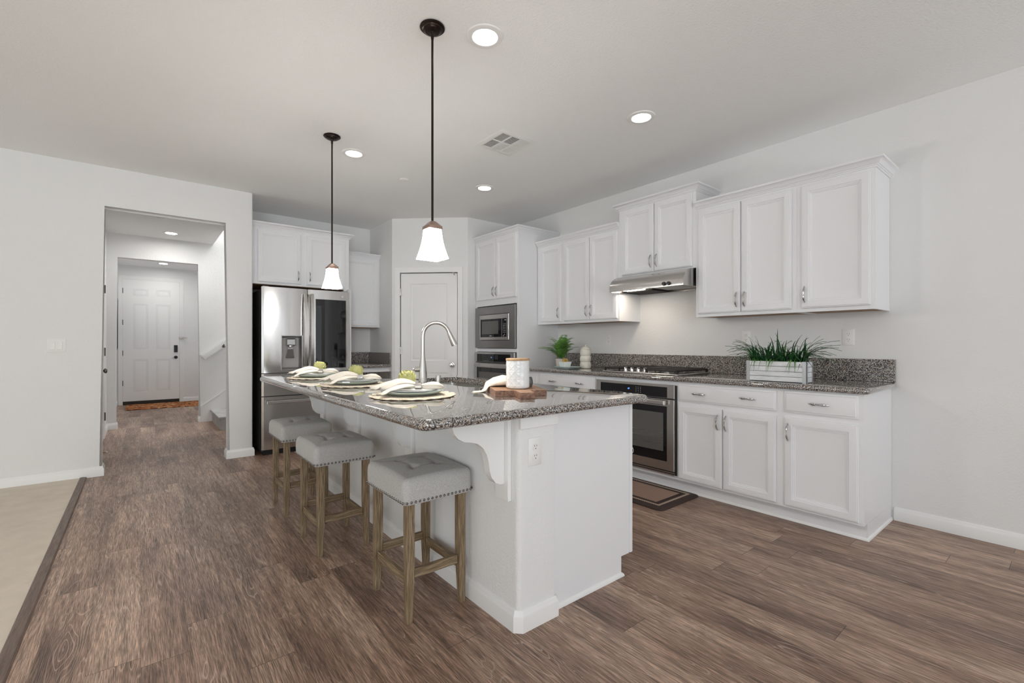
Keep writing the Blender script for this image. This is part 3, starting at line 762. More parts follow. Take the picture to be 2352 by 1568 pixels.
for y0, y1 in ((2.035, 2.335), (2.605, 2.780)):
    mb = MB(); zt = Z + 0.046; t = 0.006
    x0, x1 = 3.335, 3.812
    for x in (x0, x1 - 0.012): mb.box(x, x + 0.012, y0, y1, zt - 0.016, zt, 0.003)
    for y in (y0, y1 - 0.012): mb.box(x0, x1, y, y + 0.012, zt - 0.016, zt, 0.003)
    nb = 9 if y1 - y0 > 0.2 else 5
    for k in range(nb):
        y = y0 + 0.028 + (y1 - y0 - 0.056) * k / (nb - 1)
        mb.box(x0 + 0.012, x1 - 0.012, y - t / 2, y + t / 2, zt - 0.010, zt + 0.004, 0.002)
    mb.box((x0 + x1) / 2 - 0.006, (x0 + x1) / 2 + 0.006, y0, y1, zt - 0.014, zt - 0.001)
    for x in (x0 + 0.008, x1 - 0.008):
        for y in (y0 + 0.008, y1 - 0.008): mb.box(x - 0.007, x + 0.007, y - 0.007, y + 0.007, Z + 0.0135, zt - 0.014)
    part(T, 'grate', mb, M['iron'])
mb = MB(); y0, y1 = 2.345, 2.595; zt = Z + 0.050
for y in (y0, y1 - 0.01): mb.box(3.50, 3.812, y, y + 0.01, zt - 0.014, zt, 0.003)
for x in (3.50, 3.60, 3.70, 3.802): mb.box(x, x + 0.01, y0, y1, zt - 0.014, zt, 0.003)
for x in (3.505, 3.806):
    for y in (y0 + 0.005, y1 - 0.005): mb.box(x - 0.005, x + 0.005, y - 0.005, y + 0.005, Z + 0.0135, zt - 0.012)
part(T, 'grate', mb, M['iron'])
for k in range(4):
    y = 2.365 + 0.068 * k; x = 3.375
    mb = MB().lathe([(0.022, 0.0135), (0.022, 0.018), (0.017, 0.020), (0.016, 0.036), (0.013, 0.038), (0.001, 0.038)], 20, (x, y, Z))
    mb.box(x - 0.018, x + 0.018, y - 0.005, y + 0.005, Z + 0.032, Z + 0.050, 0.002)
    part(T, 'control_knob', mb, M['silver'])

# ------------------------------------------------------------------ wall cabinets
def wall_cab(label, x_face, y0, y1, z0, z1, doors, crown=None, handles_low=True, fr=None, inset_bottom=True):
    T = thing('upper_cabinet', label, 'cabinet', (RW, (y0 + y1) / 2, z0), group='upper cabinets')
    mb = MB().box(x_face, RW - 0.002, y0, y1, z0 + 0.012, z1)
    part(T, 'body', mb, M['cab'])
    mb = MB().box(x_face, x_face + 0.019, y0, y1, z0 - 0.009, z0 + 0.0119).box(x_face + 0.0191, RW - 0.002, y0, y0 + 0.016, z0 - 0.009, z0 + 0.0119).box(x_face + 0.0191, RW - 0.002, y1 - 0.016, y1, z0 - 0.009, z0 + 0.0119)
    part(T, 'bottom_rail', mb, M['cab'])
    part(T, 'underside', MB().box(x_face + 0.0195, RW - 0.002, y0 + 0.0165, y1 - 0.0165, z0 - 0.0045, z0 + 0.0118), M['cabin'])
    f = fr or FX(x_face - 0.020)
    for d in doors: cab_front(T, 'door', f, d[0], d[1], d[2], d[3], DOORP, [(d[4], d[2] + 0.095, True)])
    if crown: part(T, 'crown', moulding(MB(), crown, CROWN, z1 - 0.004), M['cab'])
    return T
UZ0, UZ1 = 1.396, 2.272
wall_cab('white single-door upper cabinet at the near end of the run', 3.57, 0.815, 1.258, UZ0, UZ1, [(0.838, 1.229, 1.412, 2.254, 1.203)])
wall_cab('white double-door upper cabinet right of the range hood', 3.57, 1.2585, 2.008, UZ0, UZ1, [(1.288, 1.636, 1.412, 2.254, 1.608), (1.643, 1.984, 1.412, 2.254, 1.668)])
T = tag(moulding(MB(), [(3.57, 2.005), (3.57, 0.815), (RW, 0.815)][::-1], [(-d, z) for d, z in CROWN], UZ1 + 0.0005).build('crown_moulding', [M['cab']]), 'white crown moulding along the tops of the near upper cabinets', 'moulding', 'crown mouldings')
wall_cab('white raised double-door upper cabinet over the range hood', 3.57, 2.0085, 2.79, 1.806, 2.432, [(2.038, 2.397, 1.812, 2.420, 2.370), (2.404, 2.752, 1.812, 2.420, 2.430)],
         [(RW, 2.79), (3.57, 2.79), (3.57, 2.0085), (RW, 2.0085)][::-1] if False else None)
_t = [o for o in COL.objects if o.name.startswith('upper_cabinet') and o.type == 'EMPTY'][-1]
part(_t, 'crown', moulding(MB(), [(RW, 2.0085), (3.57, 2.0085), (3.57, 2.79), (RW, 2.79)], [(-d, z) for d, z in CROWN], 2.4325), M['cab'])
wall_cab('white double-door upper cabinet left of the range hood', 3.57, 2.7905, 3.545, UZ0, UZ1, [(2.806, 3.157, 1.412, 2.254, 3.130), (3.165, 3.520, 1.412, 2.254, 3.192)])
wall_cab('narrow white single-door upper cabinet next to the tall oven cabinet', 3.57, 3.5455, 3.955, UZ0, UZ1, [(3.565, 3.905, 1.412, 2.254, 3.60)])
tag(moulding(MB(), [(3.57, 2.7905), (3.57, 3.952)], [(-d, z) for d, z in CROWN], UZ1 + 0.0005).build('crown_moulding', [M['cab']]), 'white crown moulding on the uppers between hood and tall cabinet', 'moulding', 'crown mouldings')

# ------------------------------------------------------------------ range hood
T = thing('range_hood', 'stainless under-cabinet range hood over the cooktop', 'hood', (RW, 2.40, 1.645))
HY0, HY1 = 2.022, 2.772
prof = [(3.400, 1.645), (3.400, 1.690)]
for k in range(1, 9):
    a = PI / 2 * k / 8
    prof.append((3.400 + 0.135 * math.sin(a) ** 1.0 * 1.0 - 0.0, 1.690 + 0.104 * (1 - math.cos(a))))
prof = [(3.400, 1.645), (3.398, 1.690), (3.412, 1.722), (3.432, 1.748), (3.460, 1.770), (3.500, 1.787), (3.552, 1.794), (RW, 1.794), (RW, 1.652)]
shell = MB()
for y0, y1 in ((HY0, HY0 + 0.012), (HY1 - 0.012, HY1)): shell.prism(prof, 'y', y0, y1)
inner = [(x + 0.008 if x < 3.6 else x, z - 0.006 if z > 1.7 else z) for x, z in prof]
rings = []
for y in (HY0 + 0.012, HY1 - 0.012):
    rings.append([(x, y, z) for x, z in prof[:8]] + [(x, y, z) for x, z in inner[:8][::-1]])
shell.loft(rings)
shell.box(3.412, 3.880, HY0 + 0.012, HY1 - 0.012, 1.676, 1.680)
shell.box(3.880, 3.899, HY0 + 0.012, HY1 - 0.012, 1.652, 1.676)
part(T, 'shell', shell, M['steel'])
part(T, 'grease_filter', MB().box(3.435, 3.80, 2.10, 2.41, 1.664, 1.6755, 0.002), M['filter'])
part(T, 'light_panel', MB().box(3.45, 3.60, 2.52, 2.72, 1.662, 1.6755, 0.003), M['hoodlamp'])
part(T, 'motor_cover', MB().box(3.62, 3.87, 2.46, 2.74, 1.656, 1.6755, 0.004), M['dark'])
for y in (2.152, 2.196):
    mb = MB(); f = FX(3.399)
    rings = [[f(y + r * math.cos(2 * PI * k / 20), 1.668 + r * math.sin(2 * PI * k / 20), d) for k in range(20)] for r, d in ((0.017, 0), (0.017, 0.004), (0.014, 0.006), (0.0135, 0.016), (0.0005, 0.017))]
    part(T, 'control_knob', mb.loft(rings), M['black'])

# ------------------------------------------------------------------ tall oven cabinet with microwave and oven
TY0, TY1, TZ = 3.962, 4.806, 2.432
T = thing('tall_oven_cabinet', 'tall white cabinet housing microwave and oven beside the pantry', 'cabinet', (3.6, 4.385, 0))
mb = MB().box(CF, RW - 0.002, TY0, TY0 + 0.02, 0.0, TZ).box(CF, RW - 0.002, TY1 - 0.02, TY1, 0.0, TZ)
mb.box(CF, RW - 0.002, TY0 + 0.02, TY1 - 0.02, 1.628, TZ).box(CF, RW - 0.002, TY0 + 0.02, TY1 - 0.02, 1.072, 1.112).box(CF, RW - 0.002, TY0 + 0.02, TY1 - 0.02, 0.0, 0.36)
for a, b in ((TY0 + 0.02, TY0 + 0.036), (TY1 - 0.03, TY1 - 0.02)): mb.box(CF, CF + 0.02, a, b, 0.36, 1.072).box(CF, CF + 0.02, a, b, 1.112, 1.628)
part(T, 'body', mb, M['cab'])
cab_front(T, 'door', FB, 3.985, 4.372, 1.697, 2.412, DOORP, [(4.345, 1.79, True)])
cab_front(T, 'door', FB, 4.380, 4.780, 1.697, 2.412, DOORP, [(4.408, 1.79, True)])
part(T, 'crown', moulding(MB(), [(RW - 0.002, TY0), (CF, TY0), (CF, TY1)], [(-d, z) for d, z in CROWN], TZ + 0.0005), M['cab'])
F0 = FX(CF)
T = thing('microwave', 'built-in microwave with wide dark steel trim in the tall cabinet', 'microwave', (CF, 4.39, 1.115))
part(T, 'chassis', MB().fbox(F0, 4.01, 4.77, 1.118, 1.622, -0.35, 0.0), M['black'])
mb = MB()
for a, b, c, d_ in ((4.004, 4.785, 1.522, 1.612), (4.004, 4.785, 1.118, 1.208), (4.004, 4.100, 1.208, 1.522), (4.693, 4.785, 1.208, 1.522)): mb.fbox(F0, a, b, c, d_, 0.0005, 0.024)
part(T, 'trim_frame', mb, M['steeld'])
dm = part(T, 'oven_front', MB().panel(F0, 4.106, 4.687, 1.214, 1.516, [(0, 0.0005), (0, 0.026), (0.004, 0.030)]), M['steel'])
part(T, 'door_glass', MB().fbox(F0, 4.235, 4.660, 1.248, 1.464, 0.030, 0.032), M['glassblk'], parent=dm)
part(T, 'door_window', MB().fbox(F0, 4.300, 4.630, 1.285, 1.440, 0.032, 0.0326), M['ovenwin'], parent=dm)
mk = MB().fbox(F0, 4.140, 4.228, 1.248, 1.464, 0.030, 0.032); mk.mi = 1
for i in range(3):
    for j in range(6): mk.fbox(F0, 4.158 + 0.02 * i, 4.166 + 0.02 * i, 1.30 + 0.019 * j, 1.306 + 0.019 * j, 0.032, 0.0326)
for a, b in ((4.150, 1.44), (4.168, 1.44), (4.175, 1.272), (4.195, 1.258)): mk.fbox(F0, a, a + 0.012, b, b + 0.008, 0.032, 0.0326)
part(T, 'control_panel', mk, [M['glassblk'], M['mark']], parent=dm)
part(T, 'badge', MB().fbox(F0, 4.43, 4.47, 1.259, 1.267, 0.032, 0.0328), M['mark'], parent=dm)
wall_oven('stainless wall oven in the tall cabinet below the microwave', F0, 3.998, 4.792, 0.37, 1.066, 0.118, '12')

# ------------------------------------------------------------------ outlets and switch
def outlet(label, fr, cu, cv, w_=0.072, h_=0.115):
    c = fr(cu, cv - h_ / 2, 0)
    T = thing('outlet', label, 'outlet', c, group='electrical outlets')
    part(T, 'cover_plate', MB().panel(fr, cu - w_ / 2, cu + w_ / 2, cv - h_ / 2, cv + h_ / 2, [(0, 0.0005), (0, 0.004), (0.003, 0.006)]), M['white'])
    for dv in (-0.020, 0.020):
        n = 20; rings = [[fr(cu + r * math.cos(2 * PI * k / n), cv + dv + max(-0.013, min(0.013, r * math.sin(2 * PI * k / n))), d) for k in range(n)] for r, d in ((0.017, 0.006), (0.0165, 0.0075))]
        so = part(T, 'socket', MB().loft(rings), M['white'])
        mb = MB()
        for du in (-0.006, 0.006): mb.fbox(fr, cu + du - 0.001, cu + du + 0.001, cv + dv + 0.001, cv + dv + 0.008, 0.0075, 0.0079)
        mb.fbox(fr, cu - 0.002, cu + 0.002, cv + dv - 0.009, cv + dv - 0.005, 0.0075, 0.0079)
        part(T, 'slots', mb, M['slot'], parent=so)
    return T
FRW = FX(RW)
outlet('white wall outlet right of the planter under the near upper cabinet', FRW, 1.045, 1.215)
outlet('white wall outlet half hidden behind the grass planter leaves', FRW, 1.752, 1.218)
outlet('white wall outlet left of the range hood above the backsplash', FRW, 3.19, 1.212)
FLW = FY(LW)
T = thing('light_switch', 'white double rocker light switch on the left wall', 'light switch', (-0.555, LW, 1.095))
part(T, 'cover_plate', MB().panel(FLW, -0.613, -0.497, 1.095, 1.210, [(0, 0.0005), (0, 0.004), (0.003, 0.006)]), M['white'])
for c in (-0.578, -0.532):
    part(T, 'rocker', MB().panel(FLW, c - 0.0165, c + 0.0165, 1.120, 1.186, [(0, 0.006), (0, 0.0075), (0.003, 0.010)]), M['white'])

# ------------------------------------------------------------------ refrigerator bay at the back
FRY = 5.33
T = thing('refrigerator', 'stainless french-door refrigerator with ice dispenser and dark glass panel', 'refrigerator', (1.43, 5.75, 0))
FX0, FX1, FXM = 0.976, 1.880, 1.4285
part(T, 'cabinet_body', MB().box(FX0 + 0.008, FX1 - 0.008, FRY + 0.075, BW - 0.03, 0.03, 1.745, 0.004), M['darkside'])
part(T, 'base_grille', MB().box(FX0 + 0.02, FX1 - 0.02, FRY + 0.06, FRY + 0.10, 0.0, 0.055), M['black'])
def fdoor(mb, x0, x1, z0, z1, f0, f1, lo=True, hi=True):
    # curved (convex) front between overall fractions f0..f1 of the door spanning X0..X1
    pass
def curved(mb, X0, X1, x0, x1, z0, z1, bulge=0.014, y0=FRY, yb=FRY + 0.068):
    n = max(2, int((x1 - x0) / 0.02)); pts = []
    for k in range(n + 1):
        x = x0 + (x1 - x0) * k / n; t = (x - X0) / (X1 - X0) * 2 - 1
        edge = min(x - X0, X1 - x); r = 0.010
        d = 0 if edge >= r else r - math.sqrt(max(0, r * r - (r - edge) ** 2))
        pts.append((x, y0 - bulge * (1 - t * t) + d + bulge))
    pts += [(x1, yb), (x0, yb)]
    mb.prism(pts, 'z', z0, z1)
DX0, DX1, DZ0, DZ1 = 1.160, 1.368, 0.892, 1.256
L0, L1 = FX0, FXM - 0.003
mb = MB(); fz0, fz1 = 0.862, 1.765
curved(mb, L0, L1, L0, DX0, fz0, fz1); curved(mb, L0, L1, DX1, L1, fz0, fz1); curved(mb, L0, L1, DX0, DX1, DZ1, fz1); curved(mb, L0, L1, DX0, DX1, fz0, DZ0)
bmesh.ops.remove_doubles(mb.bm, verts=mb.bm.verts, dist=1e-6)
ld = part(T, 'left_door', mb, M['steelf'], angle=25)
FF = FY(FRY)
dsp = MB()
dsp.loft([[FF(a, b, d) for a, b in ((DX0 + i, DZ0 + i), (DX1 - i, DZ0 + i), (DX1 - i, DZ1 - i), (DX0 + i, DZ1 - i))] for i, d in ((-0.004, -0.006), (-0.004, 0.004), (0.006, 0.004), (0.010, -0.004), (0.022, -0.060))], cap0=False)
dispenser = part(T, 'ice_dispenser', dsp, M['steeld'], parent=ld)
part(T, 'dispenser_back', MB().fbox(FF, DX0 + 0.022, DX1 - 0.022, DZ0 + 0.022, DZ1 - 0.022, -0.066, -0.059), plain('dispenser_grey', (0.42, 0.41, 0.40), 0.4), parent=ld)
mb = MB().fbox(FF, 1.213, 1.305, 1.150, 1.226, -0.058, -0.006, 0.010)
mb.lathe([(0.026, 0.0), (0.026, -0.012)], 20, (1.259, FRY + 0.03, 1.150)); 
part(T, 'dispenser_spout', mb, M['chrome'], parent=ld)
mb = MB(); rings = [[(1.256 + sx * wv, FRY + yy, zz) for sx, yy in ((-1, y_), (1, y_), (1, y_ + 0.006), (-1, y_ + 0.006))] for wv, y_, zz in ((0.026, 0.030, 1.128), (0.030, 0.032, 1.08), (0.044, 0.046, 1.015))]
rings = [[(1.256 - wv, FRY + y_, zz), (1.256 + wv, FRY + y_, zz), (1.256 + wv, FRY + y_ + 0.006, zz), (1.256 - wv, FRY + y_ + 0.006, zz)] for wv, y_, zz in ((0.026, 0.030, 1.128), (0.030, 0.032, 1.08), (0.044, 0.046, 1.015))]
part(T, 'dispenser_paddle', mb.loft(rings), M['chrome'], parent=ld)
R0, R1 = FXM + 0.003, FX1
mb = MB(); curved(mb, R0, R1, R0, R1, fz0, fz1); rd = part(T, 'right_door', mb, M['steelf'], angle=25)
mb = MB(); curved(mb, R0, R1, 1.508, 1.842, 0.897, 1.664, y0=FRY - 0.0025, yb=FRY + 0.03); part(T, 'glass_panel', mb, M['glassblk'], parent=rd, angle=25)
part(T, 'badge', MB().loft([[FF(1.800 + r * math.cos(2 * PI * k / 24), 1.706 + r * math.sin(2 * PI * k / 24), d) for k in range(24)] for r, d in ((0.016, -0.012), (0.016, 0.0), (0.015, 0.001))]), M['mark'], parent=rd)
part(T, 'badge_lettering', text_mesh('LG', 0.016, FF, 1.800, 1.706, 0.0016, False), M['white'], parent=rd)
for door, xh, s in ((ld, FXM - 0.033, 1), (rd, FXM + 0.040, -1)):
    pts = []
    for k in range(17):
        t = k / 16; z = 0.925 + (1.715 - 0.925) * t
        o = 0.058 * math.sin(PI * min(max(t, 0.02), 0.98)) ** 0.35
        pts.append((xh + s * 0.004 * math.sin(PI * t), FRY + 0.012 - o, z))
    part(T, 'handle', MB().rectbar(pts, 0.032, 0.014, (0, 1, 0)), M['steel'], parent=door)
mb = MB(); curved(mb, FX0, FX1, FX0, FX1, 0.622, 0.855); md = part(T, 'middle_drawer', mb, M['steelf'], angle=25)
mb = MB(); curved(mb, FX0, FX1, FX0, FX1, 0.062, 0.614); bd = part(T, 'bottom_drawer', mb, M['steelf'], angle=25)
for dr, z in ((bd, 0.560), (md, 0.800)):
    if dr is md: continue
    mb = MB().box(FX0 + 0.04, FX1 - 0.04, FRY - 0.052, FRY - 0.036, z - 0.016, z + 0.016, 0.004)
    for x in (FX0 + 0.10, FX1 - 0.10): mb.box(x - 0.01, x + 0.01, FRY - 0.037, FRY + 0.014, z - 0.010, z + 0.010)
    part(T, 'handle', mb, M['silver'], parent=dr)
for x in (FX0 + 0.04, FX1 - 0.04): part(T, 'hinge_cap', MB().box(x - 0.03, x + 0.03, FRY + 0.02, FRY + 0.12, 1.7455, 1.775, 0.006), M['steeld'])

def y_cab(label, y_face, x0, x1, z0, z1, doors, crown_path, name='upper_cabinet', under=True):
    T = thing(name, label, 'cabinet', ((x0 + x1) / 2, BW, z0), group='upper cabinets')
    part(T, 'body', MB().box(x0, x1, y_face, BW - 0.002, z0, z1), M['cab'])
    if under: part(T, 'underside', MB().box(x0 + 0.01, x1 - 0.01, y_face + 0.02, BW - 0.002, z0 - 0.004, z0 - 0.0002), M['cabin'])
    for d in doors: cab_front(T, 'door', FY(y_face - 0.020), d[0], d[1], d[2], d[3], DOORP, [(d[4], d[2] + 0.095, True)] if d[4] else [])
    if crown_path: part(T, 'crown', moulding(MB(), crown_path, CROWN, z1 + 0.0005), M['cab'])
    return T
T = y_cab('white double-door cabinet above the refrigerator', 5.58, 0.918, 1.962, 1.818, 2.425, [(0.975, 1.415, 1.838, 2.405, 1.385), (1.480, 1.915, 1.838, 2.405, 1.508)], [(0.918, 5.58), (1.962, 5.58), (1.962, BW - 0.002)])
part(T, 'side_panel', MB().box(1.932, 1.962, 5.50, BW - 0.002, 0.0, 1.8175), M['cab'])
part(T, 'front_stile', MB().box(1.900, 1.9315, 5.58, 5.60, 1.76, 1.8175), M['cab'])
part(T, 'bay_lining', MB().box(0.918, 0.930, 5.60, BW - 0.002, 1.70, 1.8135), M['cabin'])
y_cab('narrow white upper cabinet between refrigerator and pantry wall', 5.86, 1.964, 2.466, 1.384, 2.278, [(1.990, 2.440, 1.400, 2.262, 2.02)], [(1.964, 5.86), (2.466, 5.86)])
T = thing('base_cabinet', 'white base cabinet between refrigerator and pantry wall', 'cabinet', (2.215, 5.85, 0), group='base cabinets')
part(T, 'body', MB().box(1.964, 2.464, 5.545, BW, 0.10, 0.871), M['cab'])
part(T, 'toe_board', MB().box(1.964, 2.464, 5.60, BW, 0.0, 0.0995), M['cab'])
cab_front(T, 'drawer', FY(5.525), 1.985, 2.445, 0.722, 0.860, DRAWP, [(2.215, 0.79, False)])
cab_front(T, 'door', FY(5.525), 1.985, 2.445, 0.116, 0.690, DOORP, [(2.41, 0.59, True)])
T = thing('countertop', 'small granite worktop in the corner between refrigerator and pantry', 'countertop', (2.215, 5.85, CT0))
part(T, 'slab', slab(lambda i: rrect(1.9635 - i, 2.467 + i, 5.49, BW - 0.001 + i, 0.002, 2, i), CT0, CT1), M['granite'], angle=50)
part(T, 'backsplash', MB().box(1.964, 2.4465, BW - 0.021, BW - 0.001, CT1 + 0.0005, 1.055, 0.002), M['granitesplash'])
part(T, 'side_splash', MB().box(2.447, 2.467, 5.50, BW - 0.001, CT1 + 0.0005, 1.055, 0.002), M['granitesplash'])
#MARK2

# ------------------------------------------------------------------ island
IZ0, IZ1 = 0.872, 0.912
T = thing('kitchen_island', 'white kitchen island with plaster seating wall and corbels', 'island', (1.5, 2.7, 0))
WX0, WX1, WY0, WY1 = 1.185, 1.385, 1.430, 4.0
mb = MB().box(WX0, WX1, WY0, WY1, 0, IZ0)
bevel_vert(mb, lambda c, e: abs(e.verts[0].co.z - e.verts[1].co.z) > 0.5 and c.x < 1.2, 0.022, 4)
part(T, 'seating_wall', mb, M['wall'])
part(T, 'cabinet_body', MB().box(WX1 + 0.0005, 1.935, 1.478, 4.0, 0.10, 0.70).box(WX1 + 0.0005, 1.435, 1.478, 4.0, 0.70, IZ0).box(1.915, 1.935, 1.478, 4.0, 0.70, IZ0).box(1.435, 1.915, 3.2, 4.0, 0.70, IZ0).box(1.435, 1.915, 1.478, 2.2, 0.70, IZ0).box(WX1 + 0.0005, 1.875, 1.478, 4.0, 0.0, 0.0995), M['cab'])
part(T, 'end_panel', MB().prism([(WX1 + 0.0005, 0.0), (1.885, 0.0), (1.885, 0.098), (1.948, 0.098), (1.948, IZ0), (WX1 + 0.0005, IZ0)], 'y', 1.462, 1.4775), M['cab'])
part(T, 'face_frame', MB().box(1.949, 1.970, 1.456, 4.0, 0.10, IZ0, 0.002), M['cab'])
pr = [(0, 0), (0.012, 0), (0.011, 0.008), (0.006, 0.015), (0, 0.018)]
part(T, 'shoe_moulding', moulding(MB(), [(WX1 + 0.014, 1.462), (1.885, 1.462), (1.885, 1.60)], pr, 0), M['trim'])
c = 0.03
part(T, 'baseboard', moulding(MB(), [(WX1, 1.462), (WX1, WY0), (WX0 + c * 0.6, WY0), (WX0, WY0 + c * 0.6), (WX0, WY1)][::-1], [(-d, z) for d, z in BASEB] if False else BASEB, 0) if False else moulding(MB(), [(WX0, WY1), (WX0, WY0 + 0.02), (WX0 + 0.02, WY0), (WX1, WY0), (WX1, 1.4615)], BASEB, 0), M['trim'])
part(T, 'top_trim', MB().box(WX0 + 0.004, WX1 + 0.016, WY0 - 0.012, WY0 - 0.0005, 0.822, IZ0, 0.002), M['trim'])
for yc in (1.517, 2.37, 3.18, 4.0 - 0.045):
    cb = part(T, 'corbel', MB().prism([(1.166, IZ0), (0.915, IZ0), (0.915, 0.858), (0.925, 0.826), (0.944, 0.803), (0.972, 0.788), (1.005, 0.782), (1.034, 0.773), (1.060, 0.753), (1.079, 0.722), (1.088, 0.690), (1.093, 0.655), (1.102, 0.628), (1.122, 0.603), (1.147, 0.592), (1.166, 0.592)], 'y', yc - 0.019, yc + 0.019), M['trim'], smooth=True)
    part(T, 'back_plate', MB().box(1.1665, WX0 - 0.0005, yc - 0.044, yc + 0.044, 0.522, IZ0, 0.002), M['trim'], parent=cb)
hole = rrect(1.505, 1.895, 2.26, 3.06, 0.06, 5)
tag(slab(lambda i: rrect(0.722, 2.004, 1.368, 4.065, 0.045, 6, i), IZ0 + 0.0005, IZ1, 8, hole).build('island_countertop', [M['granite']], angle=50), 'large speckled granite slab topping the kitchen island', 'countertop')
outlet('white outlet on the near end of the island column', FY(WY0), 1.272, 0.722)

T = thing('sink', 'satin steel undermount sink basin cut into the island top', 'sink', (1.70, 2.66, 0.70))
rings = [[(x, y, z) for x, y in rrect(1.505, 1.895, 2.26, 3.06, 0.06, 5, i)] for i, z in ((-0.012, IZ0 - 0.001), (0.001, IZ0 - 0.001), (0.004, 0.80), (0.010, 0.735), (0.035, 0.712), (0.15, 0.708))]
outer = [[(x, y, z) for x, y in rrect(1.505, 1.895, 2.26, 3.06, 0.06, 5, i)] for i, z in ((0.15, 0.704), (0.030, 0.706), (-0.002, 0.735), (-0.004, IZ0 - 0.004), (-0.012, IZ0 - 0.004))]
mb = MB().loft(rings, cap0=False); mb.loft(outer, cap1=False)
part(T, 'basin', mb, M['sinkst'])
part(T, 'drain', MB().lathe([(0.045, 0.7085), (0.045, 0.711), (0.03, 0.7105), (0.028, 0.709), (0.001, 0.709)], 24, (1.70, 2.66, 0)), M['chrome'])
part(T, 'divider', MB().box(1.512, 1.888, 2.655, 2.675, 0.7085, 0.845, 0.006, 2), M['sinkst'])

# faucet
fx, fy = 1.470, 2.775
T = thing('faucet', 'tall brushed nickel gooseneck kitchen faucet on the island', 'faucet', (fx, fy, IZ1))
part(T, 'body', MB().lathe([(0.030, 0.0005), (0.030, 0.006), (0.0285, 0.010), (0.027, 0.06), (0.0225, 0.11), (0.0155, 0.16), (0.0135, 0.185), (0.0130, 0.190)], 28, (fx, fy, IZ1)), M['nickel'])
sd = Vector((0.7785, -0.6276, 0)) * 0.92 + Vector((0.6276, 0.7785, 0)) * 0.1   # direction of the spout
sd.normalize()
pts = [Vector((fx, fy, IZ1 + 0.188)), Vector((fx, fy, IZ1 + 0.300))]; R = 0.088
for k in range(1, 15):
    a = PI * k / 14 * 0.90
    pts.append(Vector((fx, fy, IZ1 + 0.310)) + sd * (R - R * math.cos(a)) + Vector((0, 0, R * math.sin(a))))
part(T, 'spout', MB().tube(pts, 0.0125, 16), M['nickel'])
e = pts[-1]; dd = (pts[-1] - pts[-2]).normalized()
part(T, 'spray_head', MB().tube([e, e + dd * 0.012, e + dd * 0.09, e + dd * 0.10], [0.013, 0.0145, 0.021, 0.0195], 20), M['nickel'])
hd = -sd
h0 = Vector((fx, fy, IZ1 + 0.085))
hm = MB().tube([h0, h0 + hd * 0.045, h0 + hd * 0.052], [0.017, 0.019, 0.016], 18)
hm.tube([h0 + hd * 0.050, h0 + hd * 0.058, h0 + hd * 0.064], [0.006, 0.009, 0.005], 12)
part(T, 'handle', hm, M['nickel'])
T = thing('soap_dispenser', 'short round brushed nickel soap dispenser beside the faucet', 'soap dispenser', (1.488, 2.60, IZ1))
part(T, 'body', MB().lathe([(0.0165, 0.0005), (0.0165, 0.050), (0.015, 0.0545), (0.001, 0.055)], 24, (1.488, 2.60, IZ1)), M['nickel'])
part(T, 'foot_ring', MB().lathe([(0.022, 0.0004), (0.022, 0.003), (0.0167, 0.004)], 24, (1.488, 2.60, IZ1)), M['nickel'])

